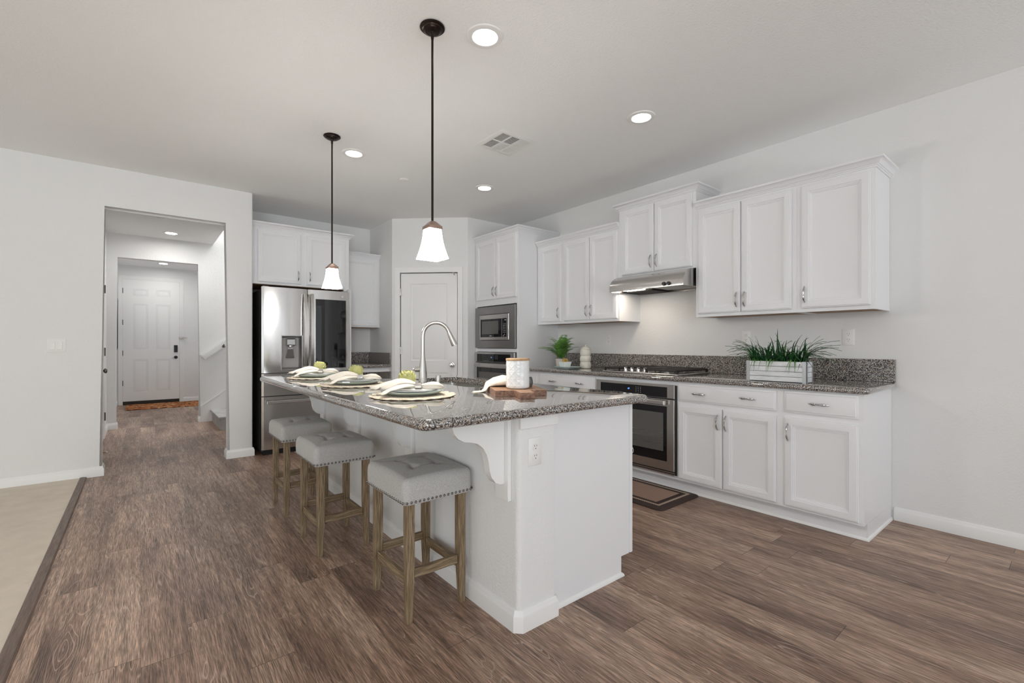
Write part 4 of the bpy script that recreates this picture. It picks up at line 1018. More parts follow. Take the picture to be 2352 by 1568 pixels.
# ------------------------------------------------------------------ bar stools
def stool(label, x, y, rz):
    T = thing('bar_stool', label, 'stool', (x, y, 0), rz, 'bar stools along the island')
    LX, LY, t = 0.145, 0.182, 0.037
    for sx in (-1, 1):
        for sy in (-1, 1):
            cx, cy = sx * (LX - t / 2), sy * (LY - t / 2)
            rings = []
            for z, k, dx in ((0.0, 0.72, 0.004), (0.012, 0.76, 0.004), (0.17, 0.96, 0.001), (0.26, 1.0, 0), (0.497, 1.0, 0)):
                h = t / 2 * k; c2 = 0.003
                rings.append([(cx + sx * dx + a, cy + sy * dx + b, z) for a, b in ((-h + c2, -h), (h - c2, -h), (h, -h + c2), (h, h - c2), (h - c2, h), (-h + c2, h), (-h, h - c2), (-h, -h + c2))])
            MB().loft(rings).build('leg', M['stool'], T)
    for sy in (-1, 1):
        MB().box(-LX + t, LX - t, sy * (LY - t / 2) - 0.011, sy * (LY - t / 2) + 0.011, 0.178 + 0.0, 0.216, 0.003).build('stretcher', M['stoolx'], T)
    for sx in (-1, 1):
        MB().box(sx * (LX - t / 2) - 0.011, sx * (LX - t / 2) + 0.011, -LY + t, LY - t, 0.150, 0.188, 0.003).build('stretcher', M['stooly'], T)
    SX, SY = 0.168, 0.205
    rings = []
    def hgt(x_, y_):
        e = min(SX - abs(x_), SY - abs(y_))
        z = 0.606 + 0.021 * (1 - (x_ / SX) ** 2) ** 0.7 * (1 - (y_ / SY) ** 2) ** 0.7
        tf = [(-0.058, -0.072), (0.058, -0.072), (-0.058, 0.072), (0.058, 0.072)]
        for a, b in tf:
            d2 = (x_ - a) ** 2 + (y_ - b) ** 2
            z -= 0.018 * math.exp(-d2 / (2 * 0.0125 ** 2))
        def seg(p, q, dep, wd):
            vx, vy = q[0] - p[0], q[1] - p[1]; L2 = vx * vx + vy * vy
            u = max(0, min(1, ((x_ - p[0]) * vx + (y_ - p[1]) * vy) / L2))
            d = math.hypot(x_ - p[0] - u * vx, y_ - p[1] - u * vy)
            return dep * math.exp(-d * d / (2 * wd * wd))
        for p, q in ((tf[0], tf[1]), (tf[2], tf[3]), (tf[0], tf[2]), (tf[1], tf[3])): z -= seg(p, q, 0.0045, 0.0055)
        for a, b in tf: z -= seg((a, b), (a * 2.1, b * 1.9), 0.0035, 0.0055)
        return z
    n = 18
    for i, z in ((0.004, 0.500), (0.0, 0.504), (-0.001, 0.525), (-0.002, 0.55), (-0.001, 0.578), (0.002, 0.592), (0.008, 0.601)):
        rings.append([(a, b, z) for a, b in rrect(-SX, SX, -SY, SY, 0.028, n, i)])
    for i in [0.018 + 0.0068 * k for k in range(22)]:
        rr = rrect(-SX, SX, -SY, SY, 0.028, n, i)
        rings.append([(a, b, hgt(a, b)) for a, b in rr])
    # denser outline so the tufts keep their shape
    def dens(r):
        out = []
        for k in range(len(r)):
            p, q = Vector(r[k]), Vector(r[(k + 1) % len(r)]); m = 14 if (k + 1) % (n + 1) == 0 else 1
            for j in range(m): out.append(tuple(p.lerp(q, j / m)))
        return out
    rr2 = []
    for k, r in enumerate(rings):
        d = dens(r)
        if k >= 7: d = [(a, b, hgt(a, b)) for a, b, z in d]
        rr2.append(d)
    seat = MB().loft(rr2).build('seat', M['linen'], T, angle=60)
    for a, b in ((-0.058, -0.072), (0.058, -0.072), (-0.058, 0.072), (0.058, 0.072)):
        MB().lathe([(0.010, -0.001), (0.009, 0.003), (0.005, 0.0055), (0.0005, 0.006)], 12, (a, b, hgt(a, b))).build('tuft_button', M['linen'], seat)
    nm = MB()
    rings = [[(r * math.cos(2 * PI * k / 10), r * math.sin(2 * PI * k / 10), z) for k in range(10)] for r, z in ((0.0056, 0), (0.0048, 0.0026), (0.0026, 0.0044), (0.0003, 0.005))]
    first = nm.loft(rings).build('nailhead', M['nail'], seat)
    spots = []
    for k in range(20):
        y_ = -SY + 0.012 + (2 * SY - 0.024) * k / 19
        spots += [((-SX - 0.0005, y_, 0.512), (0, -PI / 2, 0)), ((SX + 0.0005, y_, 0.512), (0, PI / 2, 0))]
    for k in range(17):
        x_ = -SX + 0.012 + (2 * SX - 0.024) * k / 16
        spots += [((x_, -SY - 0.0005, 0.512), (PI / 2, 0, 0)), ((x_, SY + 0.0005, 0.512), (-PI / 2, 0, 0))]
    for k, (p, r) in enumerate(spots):
        o = first if k == 0 else first.copy()
        if k: COL.objects.link(o); o.parent = seat
        o.location = p; o.rotation_euler = r
    return T
S1 = stool('grey tufted bar stool nearest the camera, in front of the near corbel', 1.006, 1.945, 0.0)
for lab, x, y, rz in (('grey tufted bar stool in the middle of the row of three', 0.898, 2.800, 0.0), ('grey tufted bar stool farthest back, beside the refrigerator drawer', 0.905, 3.585, 0.0)):
    c_ = copytree(S1); c_.location = (x, y, 0); c_['label'] = lab; c_.rotation_euler = (0, 0, rz)

# ------------------------------------------------------------------ place settings
def wobble(n, r, amp, f, ph=0):
    return [r + amp * math.sin(f * 2 * PI * k / n + ph) for k in range(n)]
def placemat(label, x, y):
    n = 132; R0 = 0.185; rings = []
    rnd = random.Random(int(y * 100))
    jit = [rnd.uniform(-0.004, 0.004) for _ in range(n)]
    def ring(r, z, wave):
        return [(r2 * math.cos(2 * PI * k / n), r2 * math.sin(2 * PI * k / n), z + (0.002 * math.sin(22 * 2 * PI * k / n) if wave else 0)) for k in range(n) for r2 in [r + (0.007 * math.sin(22 * 2 * PI * k / n) + jit[k] if wave else 0)]]
    seq = [(R0 + 0.016, 0.0035, True), (R0 + 0.018, 0.006, True), (R0 + 0.010, 0.0085, True)]
    for k in range(9):
        r = R0 - 0.002 - k * 0.018
        seq += [(r, 0.0055, False), (r - 0.005, 0.0085, False), (r - 0.012, 0.0085, False)]
    rings = [ring(R0 - 0.02, 0.0005, False), ring(R0 + 0.006, 0.0008, True)] + [ring(*q) for q in seq]
    o = MB().loft(rings).build('placemat', [M['straw']], angle=80)
    o.location = (x, y, IZ1 + 0.0005)
    return tag(o, label, 'placemat', 'place settings on the island')
def napkin_mesh():
    # cloth along x: a smooth lobe right of the ring, pleats fanning out left of it
    mb = MB(); rings = []; n = 40
    keys = [(-0.030, .024, .011, .0165), (0.0, .020, .0105, .0165), (0.030, .0135, .0105, .0165), (0.060, .0135, .0105, .0165), (0.075, .026, .014, .0165), (0.100, .041, .018, .018), (0.130, .043, .018, .017), (0.150, .034, .013, .014), (0.160, .018, .007, .010), (0.164, .006, .003, .008)]
    for i, (x, wv, hv, zc) in enumerate(keys):
        r = []
        for k in range(n):
            a = 2 * PI * k / n; f = 1 + 0.09 * math.sin(5 * a + 0.35 * i)
            r.append((x + 0.006 * math.sin(3 * a + i), wv * math.cos(a) * f, max(hv * math.sin(a) * f + zc, 0.0008)))
        rings.append(r)
    mb.loft(rings)
    def pleat(yaw, L, w0, w1, h, sag, skew, z0, th=0.0032, K=14, J=9):
        rows = []
        for k in range(K + 1):
            t = k / K; row = []
            wv = w0 + (w1 - w0) * t ** 0.8
            for j in range(J + 1):
                q = -1 + 2 * j / J
                lx = L * t * (1 + skew * q * t) + 0.006 * math.sin(q * 5) * t
                ly = q * wv
                z = z0 + h * math.sin(PI * min(1, 0.12 + t * 0.80)) * (1 - 0.55 * q * q) + 0.006 * math.sin(q * 6.5 + yaw * 9) * t - sag * t * t
                rr_ = math.hypot(-lx * math.cos(yaw) + ly * math.sin(yaw) + 0.028 - 0.012, -lx * math.sin(yaw) - ly * math.cos(yaw) - 0.02)
                z = max(z, 0.0065 if rr_ < 0.152 else 0.0065 - 0.7 * (rr_ - 0.152))
                z = max(z, -0.010)
                row.append(Vector((-lx * math.cos(yaw) + ly * math.sin(yaw) + 0.028, -lx * math.sin(yaw) - ly * math.cos(yaw), z)))
            rows.append(row)
        mb.loft([[tuple(p) for p in r] + [tuple(p - Vector((0, 0, th))) for p in r[::-1]] for r in rows])
    pleat(0.62, 0.150, 0.016, 0.046, 0.018, 0.030, 0.30, 0.016)
    pleat(-0.36, 0.165, 0.016, 0.040, 0.020, 0.012, -0.25, 0.014)
    pleat(-0.12, 0.178, 0.017, 0.044, 0.030, 0.016, 0.28, 0.018)
    pleat(0.24, 0.160, 0.016, 0.036, 0.034, 0.020, -0.30, 0.022)
    return mb
def artichoke_mesh(R=0.040):
    mb = MB(); mb.lathe([(0.004, 0.0), (R * 0.75, 0.006), (R * 0.92, R * 0.7), (R * 0.75, R * 1.3), (R * 0.3, R * 1.7), (0.001, R * 1.75)], 20)
    for row, (zb, rb, tilt, ln, nn) in enumerate([(0.004, 0.80, 0.85, 1.05, 9), (0.018, 0.93, 0.62, 1.12, 9), (0.030, 0.90, 0.40, 1.1, 8), (0.042, 0.70, 0.22, 0.95, 7), (0.052, 0.40, 0.08, 0.7, 5)]):
        for k in range(nn):
            a = 2 * PI * (k + 0.5 * (row % 2)) / nn; L = R * ln
            rings = []
            for t in (0, 0.25, 0.5, 0.75, 0.93, 1.0):
                wd = 0.46 * R * (math.sin(PI * (0.18 + 0.82 * t * 0.98)) ** 0.8 + 0.05)
                out = R * rb * 0.93 + math.sin(tilt) * L * t * 0.55 - 0.006 * t * t
                z = zb + math.cos(tilt) * L * t
                r = []
                for s_, dd_ in ((-1, 0), (0, 0.0035), (1, 0), (0.9, -0.003), (0, 0.0005), (-0.9, -0.003)):
                    lx = out + dd_; ly = s_ * wd
                    r.append((lx * math.cos(a) - ly * math.sin(a), lx * math.sin(a) + ly * math.cos(a), z))
                rings.append(r)
            mb.loft(rings)
    return mb
ANG = -CAM_YAW
R3 = Vector((math.cos(ANG), math.sin(ANG), 0)); F3 = Vector((math.sin(CAM_YAW), math.cos(CAM_YAW), 0))
nap0 = art0 = None
for k, (x, y, nm) in enumerate([(1.035, 2.055, 'nearest'), (1.035, 2.815, 'middle'), (1.035, 3.60, 'farthest')]):
    where = {'nearest': 'in the setting nearest the camera', 'middle': 'in the middle place setting', 'farthest': 'in the setting farthest from the camera'}[nm]
    grp = 'place settings on the island'
    placemat('round fringed woven straw placemat ' + where, x, y)
    z = IZ1 + 0.0095
    o = MB().lathe([(0.085, 0.0), (0.09, 0.0), (0.128, 0.008), (0.147, 0.0175), (0.149, 0.0205), (0.146, 0.0215), (0.125, 0.012), (0.09, 0.006), (0.001, 0.0055)], 64).build('charger_plate', [M['gglass']])
    o.location = (x, y, z); tag(o, 'green tinted glass charger plate ' + where, 'plate', grp)
    o = MB().lathe([(0.07, 0.0), (0.075, 0.0), (0.108, 0.009), (0.122, 0.0105), (0.1235, 0.0125), (0.120, 0.013), (0.100, 0.009), (0.07, 0.005), (0.001, 0.0045)], 64).build('dinner_plate', [M['plate']])
    o.location = (x, y, z + 0.0125); tag(o, 'white dinner plate on the glass charger ' + where, 'plate', grp)
    z2 = z + 0.0260
    if nap0 is None:
        nap0 = napkin_mesh().build('napkin', [M['napkin']], angle=70); o = nap0
    else:
        o = nap0.copy(); COL.objects.link(o)
    p = Vector((x, y, 0)) - R3 * 0.012 - F3 * 0.02
    o.location = (p.x, p.y, z2); o.rotation_euler = (0, 0, ANG + (0.0, 0.12, 0.05)[k]); tag(o, 'cream linen napkin gathered in a silver ring ' + where, 'napkin', grp)
    rg = MB(); rr = []
    for xx, q in ((-0.013, 1.0), (-0.015, 1.06), (0.0, 1.10), (0.015, 1.06), (0.013, 1.0)):
        rr.append([(xx, 0.0235 * q * math.cos(2 * PI * j / 28), 0.0165 + 0.0155 * q * math.sin(2 * PI * j / 28)) for j in range(28)])
    o = rg.loft(rr + [rr[0]], cap0=False, cap1=False).build('napkin_ring', [M['silver']])
    a2 = ANG + (0.0, 0.12, 0.05)[k]
    o.location = (p.x + 0.045 * math.cos(a2), p.y + 0.045 * math.sin(a2), z2); o.rotation_euler = (0, 0, a2)
    tag(o, 'silver napkin ring around the linen napkin ' + where, 'napkin ring', grp)
    if art0 is None:
        art0 = artichoke_mesh().build('artichoke', [M['artichoke']], angle=50); o = art0
    else:
        o = art0.copy(); COL.objects.link(o)
    q = Vector((x, y, 0)) + F3 * 0.100 + R3 * (-0.050, -0.040, -0.035)[k]
    o.location = (q.x, q.y, z + 0.0300); o.rotation_euler = (0.12, -0.1, k * 1.1); tag(o, 'yellow green artichoke behind the napkin ' + where, 'artichoke', grp)

# ------------------------------------------------------------------ cutting board group
BU = Vector((0.885, -0.466, 0)).normalized(); BV = Vector((-BU.y, BU.x, 0))   # front edge direction and depth direction
B0 = Vector((1.326, 1.772, 0))
def bd(a, b, z): p = B0 + BU * a + BV * b; return (p.x, p.y, z)
T = thing('cutting_board', 'thick wooden cutting board with a short tab handle under the canister', 'cutting board', tuple(B0 + Vector((0, 0, IZ1))))
BL, BD = 0.255, 0.335
outl = [(0, 0), (0.088, 0), (0.096, -0.006), (0.098, -0.110), (0.168, -0.110), (0.170, -0.006), (0.178, 0), (BL, 0), (BL, BD), (0, BD)]
mb = MB(); z0, z1 = IZ1 + 0.0008, IZ1 + 0.030
mb.loft([[bd(a, b, z) for a, b in outl] for z in (z0, z1)])
for f in mb.bm.faces:
    f.normal_update(); f.material_index = 0 if abs(f.normal.z) > 0.5 else 1
bo = part(T, 'board', mb, [M['board'], M['boardend']])
T = thing('canister', 'white ceramic canister with embossed lattice and wooden lid', 'canister', (1.488, 1.800, IZ1 + 0.0305))
cx, cy, cz = 1.488, 1.800, IZ1 + 0.0305
mb = MB(); n = 120; rings = [[(0.048 * math.cos(2 * PI * k / n), 0.048 * math.sin(2 * PI * k / n), 0.0) for k in range(n)]]
Hc = 0.140
for j in range(57):
    z = 0.002 + (Hc - 0.002) * j / 56; r = []
    for k in range(n):
        a = k / n
        base = 0.0585 if z > 0.010 else 0.050 + 0.0085 * math.sin(PI / 2 * z / 0.010)
        s = z / Hc
        l1 = abs(((a * 10 + s * 4) % 1) - 0.5); l2 = abs(((a * 10 - s * 4) % 1) - 0.5); l3 = abs(((s * 4 + 0.02) % 1) - 0.5)
        e = max(0, 1 - l1 / 0.09, 1 - l2 / 0.09) * (1 if z < Hc - 0.006 else 0); e = max(e, max(0, 1 - l3 / 0.05))
        r.append(((base + 0.0011 * e) * math.cos(2 * PI * a), (base + 0.0011 * e) * math.sin(2 * PI * a), z))
    rings.append(r)
mb.loft([[(cx + a, cy + b, cz + c_) for a, b, c_ in r] for r in rings])
part(T, 'jar', mb, M['ceramic'], angle=60)
part(T, 'lid', MB().lathe([(0.0590, 0.1402), (0.0605, 0.142), (0.0605, 0.150), (0.059, 0.152), (0.001, 0.152)], 48, (cx, cy, cz)), M['lidwood'])
# fringed towel draped across the back of the board
mb = MB(); n = 12
pts = [Vector(bd(-0.040, 0.240, IZ1 + 0.004)), Vector(bd(-0.022, 0.240, IZ1 + 0.010)), Vector(bd(-0.008, 0.238, IZ1 + 0.034)), Vector(bd(0.03, 0.232, IZ1 + 0.052)), Vector(bd(0.075, 0.226, IZ1 + 0.060)), Vector(bd(0.105, 0.226, IZ1 + 0.058)), Vector(bd(0.135, 0.226, IZ1 + 0.052)), Vector(bd(0.152, 0.226, IZ1 + 0.042))]
rings = []
for i, p in enumerate(pts):
    hw = (0.030, 0.034, 0.042, 0.055, 0.060, 0.060, 0.058, 0.052)[i]; hh = (0.003, 0.008, 0.016, 0.021, 0.027, 0.026, 0.020, 0.010)[i]
    rings.append([tuple(p + BV * (hw * math.cos(a)) + BU * (0.006 * math.sin(2 * a + i)) + Vector((0, 0, max(hh * math.sin(a) * (1 + 0.22 * math.sin(5 * a + 0.6 * i)), (IZ1 + (0.0312 if i > 1 else 0.002)) - p.z)))) for a in [2 * PI * k / 20 for k in range(20)]])
T = thing('dish_towel', 'cream fringed towel draped over the back of the cutting board', 'towel', bd(0.09, 0.23, IZ1 + 0.031))
tw = part(T, 'cloth', mb.loft(rings), M['napkin'], angle=70)
fr_ = MB(); rnd = random.Random(3)
for k in range(22):
    b = 0.240 + (k / 21 - 0.5) * 0.062
    p0 = Vector(bd(-0.030, b, IZ1 + 0.006)); p1 = Vector(bd(-0.052 + rnd.uniform(-.01, .006), b + rnd.uniform(-.012, .008), IZ1 + 0.003)); p2 = Vector(bd(-0.078 + rnd.uniform(-.014, .012), b + rnd.uniform(-.02, .012), IZ1 + 0.0025))
    fr_.tube([p0, p1, p2], [0.0018, 0.0016, 0.0012], 5)
part(T, 'fringe', fr_, M['napkin'])
pc = Vector(bd(0.196, 0.176, IZ1 + 0.0305))
mb = MB(); rings = []
for j in range(13):
    z = 0.052 * j / 12; rr = 0.020 + 0.010 * math.sin(PI * (0.15 + 0.75 * j / 12))
    rings.append([((rr + 0.0012 * math.sin(12 * 2 * PI * k / 48 + j)) * math.cos(2 * PI * k / 48) + pc.x, (rr + 0.0012 * math.sin(12 * 2 * PI * k / 48 + j)) * math.sin(2 * PI * k / 48) + pc.y, pc.z + z) for k in range(48)])
tag(mb.loft(rings).build('patterned_jar', [plain('dark_glazed', (0.09, 0.09, 0.085), 0.25, var=0.9)]), 'small dark patterned jar peeking out right behind the canister', 'jar')

# ------------------------------------------------------------------ things on the right worktop
WZ = CT1 + 0.0008
# planter of grass
T = thing('planter_box', 'whitewashed slatted planter box with zinc corner straps', 'planter', (3.385, 1.305, WZ))
px0, px1, py0, py1, ph = 3.325, 3.445, 1.118, 1.492, 0.140
ns = 4
for k in range(ns):
    z0 = WZ + 0.004 + k * (ph - 0.004) / ns; z1 = z0 + (ph - 0.004) / ns - 0.0022
    mb = MB().box(px0, px0 + 0.012, py0, py1, z0, z1, 0.0015).box(px1 - 0.012, px1, py0, py1, z0, z1, 0.0015).box(px0 + 0.0122, px1 - 0.0122, py0, py0 + 0.012, z0, z1, 0.0015).box(px0 + 0.0122, px1 - 0.0122, py1 - 0.012, py1, z0, z1, 0.0015)
    part(T, 'slat', mb, M['whitewood'])
for y0, y1 in ((py0 - 0.002, py0 + 0.022), (py1 - 0.022, py1 + 0.002)):
    ye = y0 if y0 < 1.3 else y1 - 0.002
    for sx in (0, 1):
        mb = MB(); xa = px0 - 0.0002 if sx == 0 else px1 + 0.0002; xo = -0.0018 if sx == 0 else 0.0018
        mb.box(min(xa, xa + xo), max(xa, xa + xo), y0, y1, WZ, WZ + ph)
        for z in (0.02, 0.07, 0.12): mb.tube([(xa + xo, (y0 + y1) / 2, WZ + z), (xa + xo * 1.9, (y0 + y1) / 2, WZ + z)], 0.0025, 8)
        xe = (px0 - 0.002, px0 + 0.022) if sx == 0 else (px1 - 0.022, px1 + 0.002)
        mb.box(xe[0], xe[1], ye, ye + 0.0018, WZ, WZ + ph)
        part(T, 'corner_strap', mb, M['zinc'])
part(T, 'floor_board', MB().box(px0 + 0.0125, px1 - 0.0125, py0 + 0.0125, py1 - 0.0125, WZ + 0.004, WZ + 0.012), M['whitewood'])
def blade(mb, base, direc, L, lift, droop, wd, segs=9):
    d = Vector((math.cos(direc), math.sin(direc), 0)); side = Vector((-d.y, d.x, 0)); rings = []
    for s_ in range(segs + 1):
        t = s_ / segs
        p = base + d * (L * (0.25 * t + 0.75 * t * t) * (1 - lift)) + Vector((0, 0, L * (lift * t + 0.55 * t * (1 - lift)) - droop * L * t ** 2.4))
        p.x = min(p.x, RW - 0.03)
        ww = wd * (1 - t ** 2.2) * 0.5 + 0.0003
        up = Vector((0, 0, 1)) * 0.0009
        rings.append([tuple(p - side * ww + up), tuple(p - up * 0.5), tuple(p + side * ww + up), tuple(p + up * 2.2)])
    mb.loft(rings)
T = thing('grass_plant', 'spiky dark green grass plant filling the white planter box', 'plant', (3.385, 1.305, WZ + 0.1))
part(T, 'soil', MB().box(px0 + 0.0128, px1 - 0.0128, py0 + 0.0128, py1 - 0.0128, WZ + 0.0125, WZ + 0.125), M['soil'])
rnd = random.Random(11)
ga, gb = MB(), MB()
for k in range(210):
    b = Vector((rnd.uniform(px0 + 0.02, px1 - 0.02), rnd.uniform(py0 + 0.02, py1 - 0.02), WZ + 0.120))
    u = (b.y - (py0 + py1) / 2) / 0.2
    a = rnd.gauss(PI / 2 if u > 0 else -PI / 2, 0.9) if abs(u) > 0.4 else rnd.uniform(0, 2 * PI)
    L = rnd.uniform(0.16, 0.29); li = rnd.uniform(0.2, 0.85)
    blade(ga if rnd.random() < 0.86 else gb, b, a, L, li, rnd.uniform(0.35, 1.2) * (1 - 0.78 * li), rnd.uniform(0.008, 0.014))
for k in range(22):   # long outliers and blades hanging over the front
    b = Vector((rnd.uniform(px0 + 0.03, px1 - 0.03), rnd.choice((py0 + 0.04, py1 - 0.04)), WZ + 0.12))
    blade(ga, b, (PI / 2 if b.y > 1.3 else -PI / 2) + rnd.uniform(-0.5, 0.5), rnd.uniform(0.28, 0.36), rnd.uniform(0.3, 0.6), rnd.uniform(0.2, 0.55), 0.009)
for k in range(14):
    b = Vector((px0 + 0.02, rnd.uniform(py0 + 0.04, py1 - 0.04), WZ + 0.12))
    blade(gb, b, PI + rnd.uniform(-0.5, 0.5), rnd.uniform(0.12, 0.17), 0.55, rnd.uniform(0.95, 1.25), 0.006)
blade(ga, Vector((3.39, 1.315, WZ + 0.12)), 0.3, 0.245, 0.97, 0.0, 0.014)
part(T, 'dark_blades', ga, M['grass'], angle=70); part(T, 'light_blades', gb, M['grasslight'], angle=70)

# fern in a pot, jar, tray with bowl
T = thing('fern_pot', 'round cream pot holding the fern in the worktop corner', 'pot', (3.56, 3.56, WZ))
part(T, 'pot', MB().lathe([(0.048, 0.0), (0.055, 0.004), (0.062, 0.05), (0.066, 0.088), (0.068, 0.094), (0.064, 0.095), (0.060, 0.086), (0.055, 0.078)], 36, (3.56, 3.56, WZ), cap1=False), M['cream'])
part(T, 'soil', MB().lathe([(0.058, 0.070), (0.0585, 0.078), (0.001, 0.080)], 30, (3.56, 3.56, WZ)), M['soil'])
T = thing('fern_plant', 'arching bright green fern in the worktop corner by the tall cabinet', 'plant', (3.56, 3.56, WZ + 0.08))
fm = MB(); rnd = random.Random(5)
base = Vector((3.56, 3.56, WZ + 0.082))
for k in range(46):
    a = 2 * PI * k / 46 * 3.0 + rnd.uniform(-0.2, 0.2); L = rnd.uniform(0.24, 0.36); li = rnd.uniform(0.75, 1.75)
    if math.cos(a) > 0.35: L *= 0.8; li += 0.3
    if k == 3 or k == 16: L = 0.40; li = 0.75
    d = Vector((math.cos(a), math.sin(a), 0)); N_ = 15; spine = []
    for s_ in range(N_ + 1):
        t = s_ / N_
        p = base + d * (L * t * (0.35 + 0.55 * t) * max(0.25, 1.35 - 0.55 * li)) + Vector((0, 0, L * (li * 0.95 * t - li * t ** 2.4 * 0.50)))
        p.x = min(p.x, RW - 0.035); p.y = min(p.y, 3.945)
        spine.append(p)
    fm.tube(spine, [0.0016 * (1 - 0.7 * s_ / N_) for s_ in range(N_ + 1)], 4)
    for s_ in range(2, N_):
        p = spine[s_]; tg = (spine[s_ + 1] - spine[s_ - 1]).normalized(); sd_ = tg.cross(Vector((0, 0, 1)))
        if sd_.length < 0.1: continue
        sd_.normalize(); t = s_ / N_; ll = 0.046 * math.sin(PI * min(1, 0.12 + t * 0.9)) ** 0.7 + 0.004
        for sg in (-1, 1):
            q = p + sd_ * (sg * ll) + tg * (ll * 0.35) + Vector((0, 0, -ll * 0.18)); q.x = min(q.x, RW - 0.025); q.y = min(q.y, 3.955)
            m_ = (p + q) / 2 + tg * 0.0050; m2 = (p + q) / 2 - tg * 0.0050; nn_ = Vector((0, 0, 0.0006))
            fm.loft([[tuple(p), tuple(m_), tuple(q), tuple(m2)], [tuple(p + nn_), tuple(m_ + nn_), tuple(q + nn_), tuple(m2 + nn_)]])
part(T, 'fronds', fm, M['fern'], smooth=False)
T = thing('ceramic_jar', 'cream three-tier ceramic jar with domed lid beside the fern', 'jar', (3.60, 3.25, WZ))
mb = MB(); n = 72; rings = [[(0.045 * math.cos(2 * PI * k / n), 0.045 * math.sin(2 * PI * k / n), 0) for k in range(n)]]
for j in range(49):
    s = j / 48; z = 0.002 + 0.196 * s; tier = (s * 3) % 1.0 if s < 1 else 1.0
    rr = 0.050 + 0.008 * math.sin(PI * tier) ** 0.6
    rings.append([((rr + 0.0014 * math.sin(24 * 2 * PI * k / n) * math.sin(PI * tier)) * math.cos(2 * PI * k / n), (rr + 0.0014 * math.sin(24 * 2 * PI * k / n) * math.sin(PI * tier)) * math.sin(2 * PI * k / n), z) for k in range(n)])
mb.loft([[(3.60 + a, 3.25 + b, WZ + c_) for a, b, c_ in r] for r in rings])
part(T, 'jar_body', mb, M['cream'], angle=60)
part(T, 'lid', MB().lathe([(0.050, 0.1985), (0.053, 0.200), (0.052, 0.206), (0.036, 0.222), (0.014, 0.230), (0.008, 0.232), (0.008, 0.236), (0.012, 0.240), (0.010, 0.247), (0.001, 0.249)], 36, (3.60, 3.25, WZ)), M['cream'])
def sq(cx, cy, hx, hy, z, rz=0.0, r=0.012):
    c_, s_ = math.cos(rz), math.sin(rz)
    return [(cx + a * c_ - b * s_, cy + a * s_ + b * c_, z) for a, b in rrect(-hx, hx, -hy, hy, r, 4)]
T = thing('serving_tray', 'pale blue rectangular ceramic tray in front of the fern', 'tray', (3.40, 3.32, WZ))
part(T, 'dish', MB().loft([sq(3.40, 3.32, 0.058, 0.085, WZ), sq(3.40, 3.32, 0.066, 0.094, WZ + 0.006), sq(3.40, 3.32, 0.088, 0.125, WZ + 0.024), sq(3.40, 3.32, 0.085, 0.122, WZ + 0.0255), sq(3.40, 3.32, 0.064, 0.092, WZ + 0.0095), sq(3.40, 3.32, 0.05, 0.08, WZ + 0.009)]), M['bluetray'], angle=50)
z = WZ + 0.0098
T = thing('small_bowl', 'small white square bowl standing on the pale blue tray', 'bowl', (3.41, 3.36, z))
part(T, 'bowl', MB().loft([sq(3.41, 3.36, 0.034, 0.034, z), sq(3.41, 3.36, 0.040, 0.040, z + 0.004), sq(3.41, 3.36, 0.052, 0.052, z + 0.062), sq(3.41, 3.36, 0.049, 0.049, z + 0.062), sq(3.41, 3.36, 0.037, 0.037, z + 0.010)]), M['ceramic'], angle=50)
gm = MB()
for c_, ax, r in (((3.405, 3.36, z + 0.066), 0.5, 0.028), ((3.415, 3.37, z + 0.070), 1.7, 0.024), ((3.41, 3.345, z + 0.064), 2.6, 0.022)):
    P = [(c_[0] + r * math.cos(t) * math.cos(ax) * 0.9, c_[1] + r * math.cos(t) * math.sin(ax), c_[2] + r * math.sin(t)) for t in [2 * PI * k / 24 for k in range(25)]]
    gm.tube(P, 0.006, 8)
tag(gm.build('gold_knot', [M['gold']]), 'golden knotted ornament sitting in the small white bowl', 'ornament')

# ------------------------------------------------------------------ mat, ceiling fittings, pendants
T = thing('kitchen_mat', 'dark brown cushioned mat with tan woven inset in front of the lower oven', 'mat', (3.075, 2.4, 0))
part(T, 'base', MB().loft([[(x, y, z_) for x, y in rrect(2.815, 3.335, 1.842, 2.90, 0.04, 5, i)] for i, z_ in ((0, 0.0005), (0, 0.006), (0.004, 0.010), (0.022, 0.016), (0.05, 0.0165))]), M['matbrown'], angle=50)
def band(x0, x1, y0, y1, t, z0, z1):
    return MB().box(x0, x1, y0, y0 + t, z0, z1).box(x0, x1, y1 - t, y1, z0, z1).box(x0, x0 + t, y0 + t, y1 - t, z0, z1).box(x1 - t, x1, y0 + t, y1 - t, z0, z1)
part(T, 'cream_border', band(2.870, 3.285, 1.895, 2.845, 0.020, 0.0166, 0.0172), M['matline'])
part(T, 'woven_inset', MB().box(2.925, 3.230, 1.955, 2.785, 0.0166, 0.0172), M['mattan'])

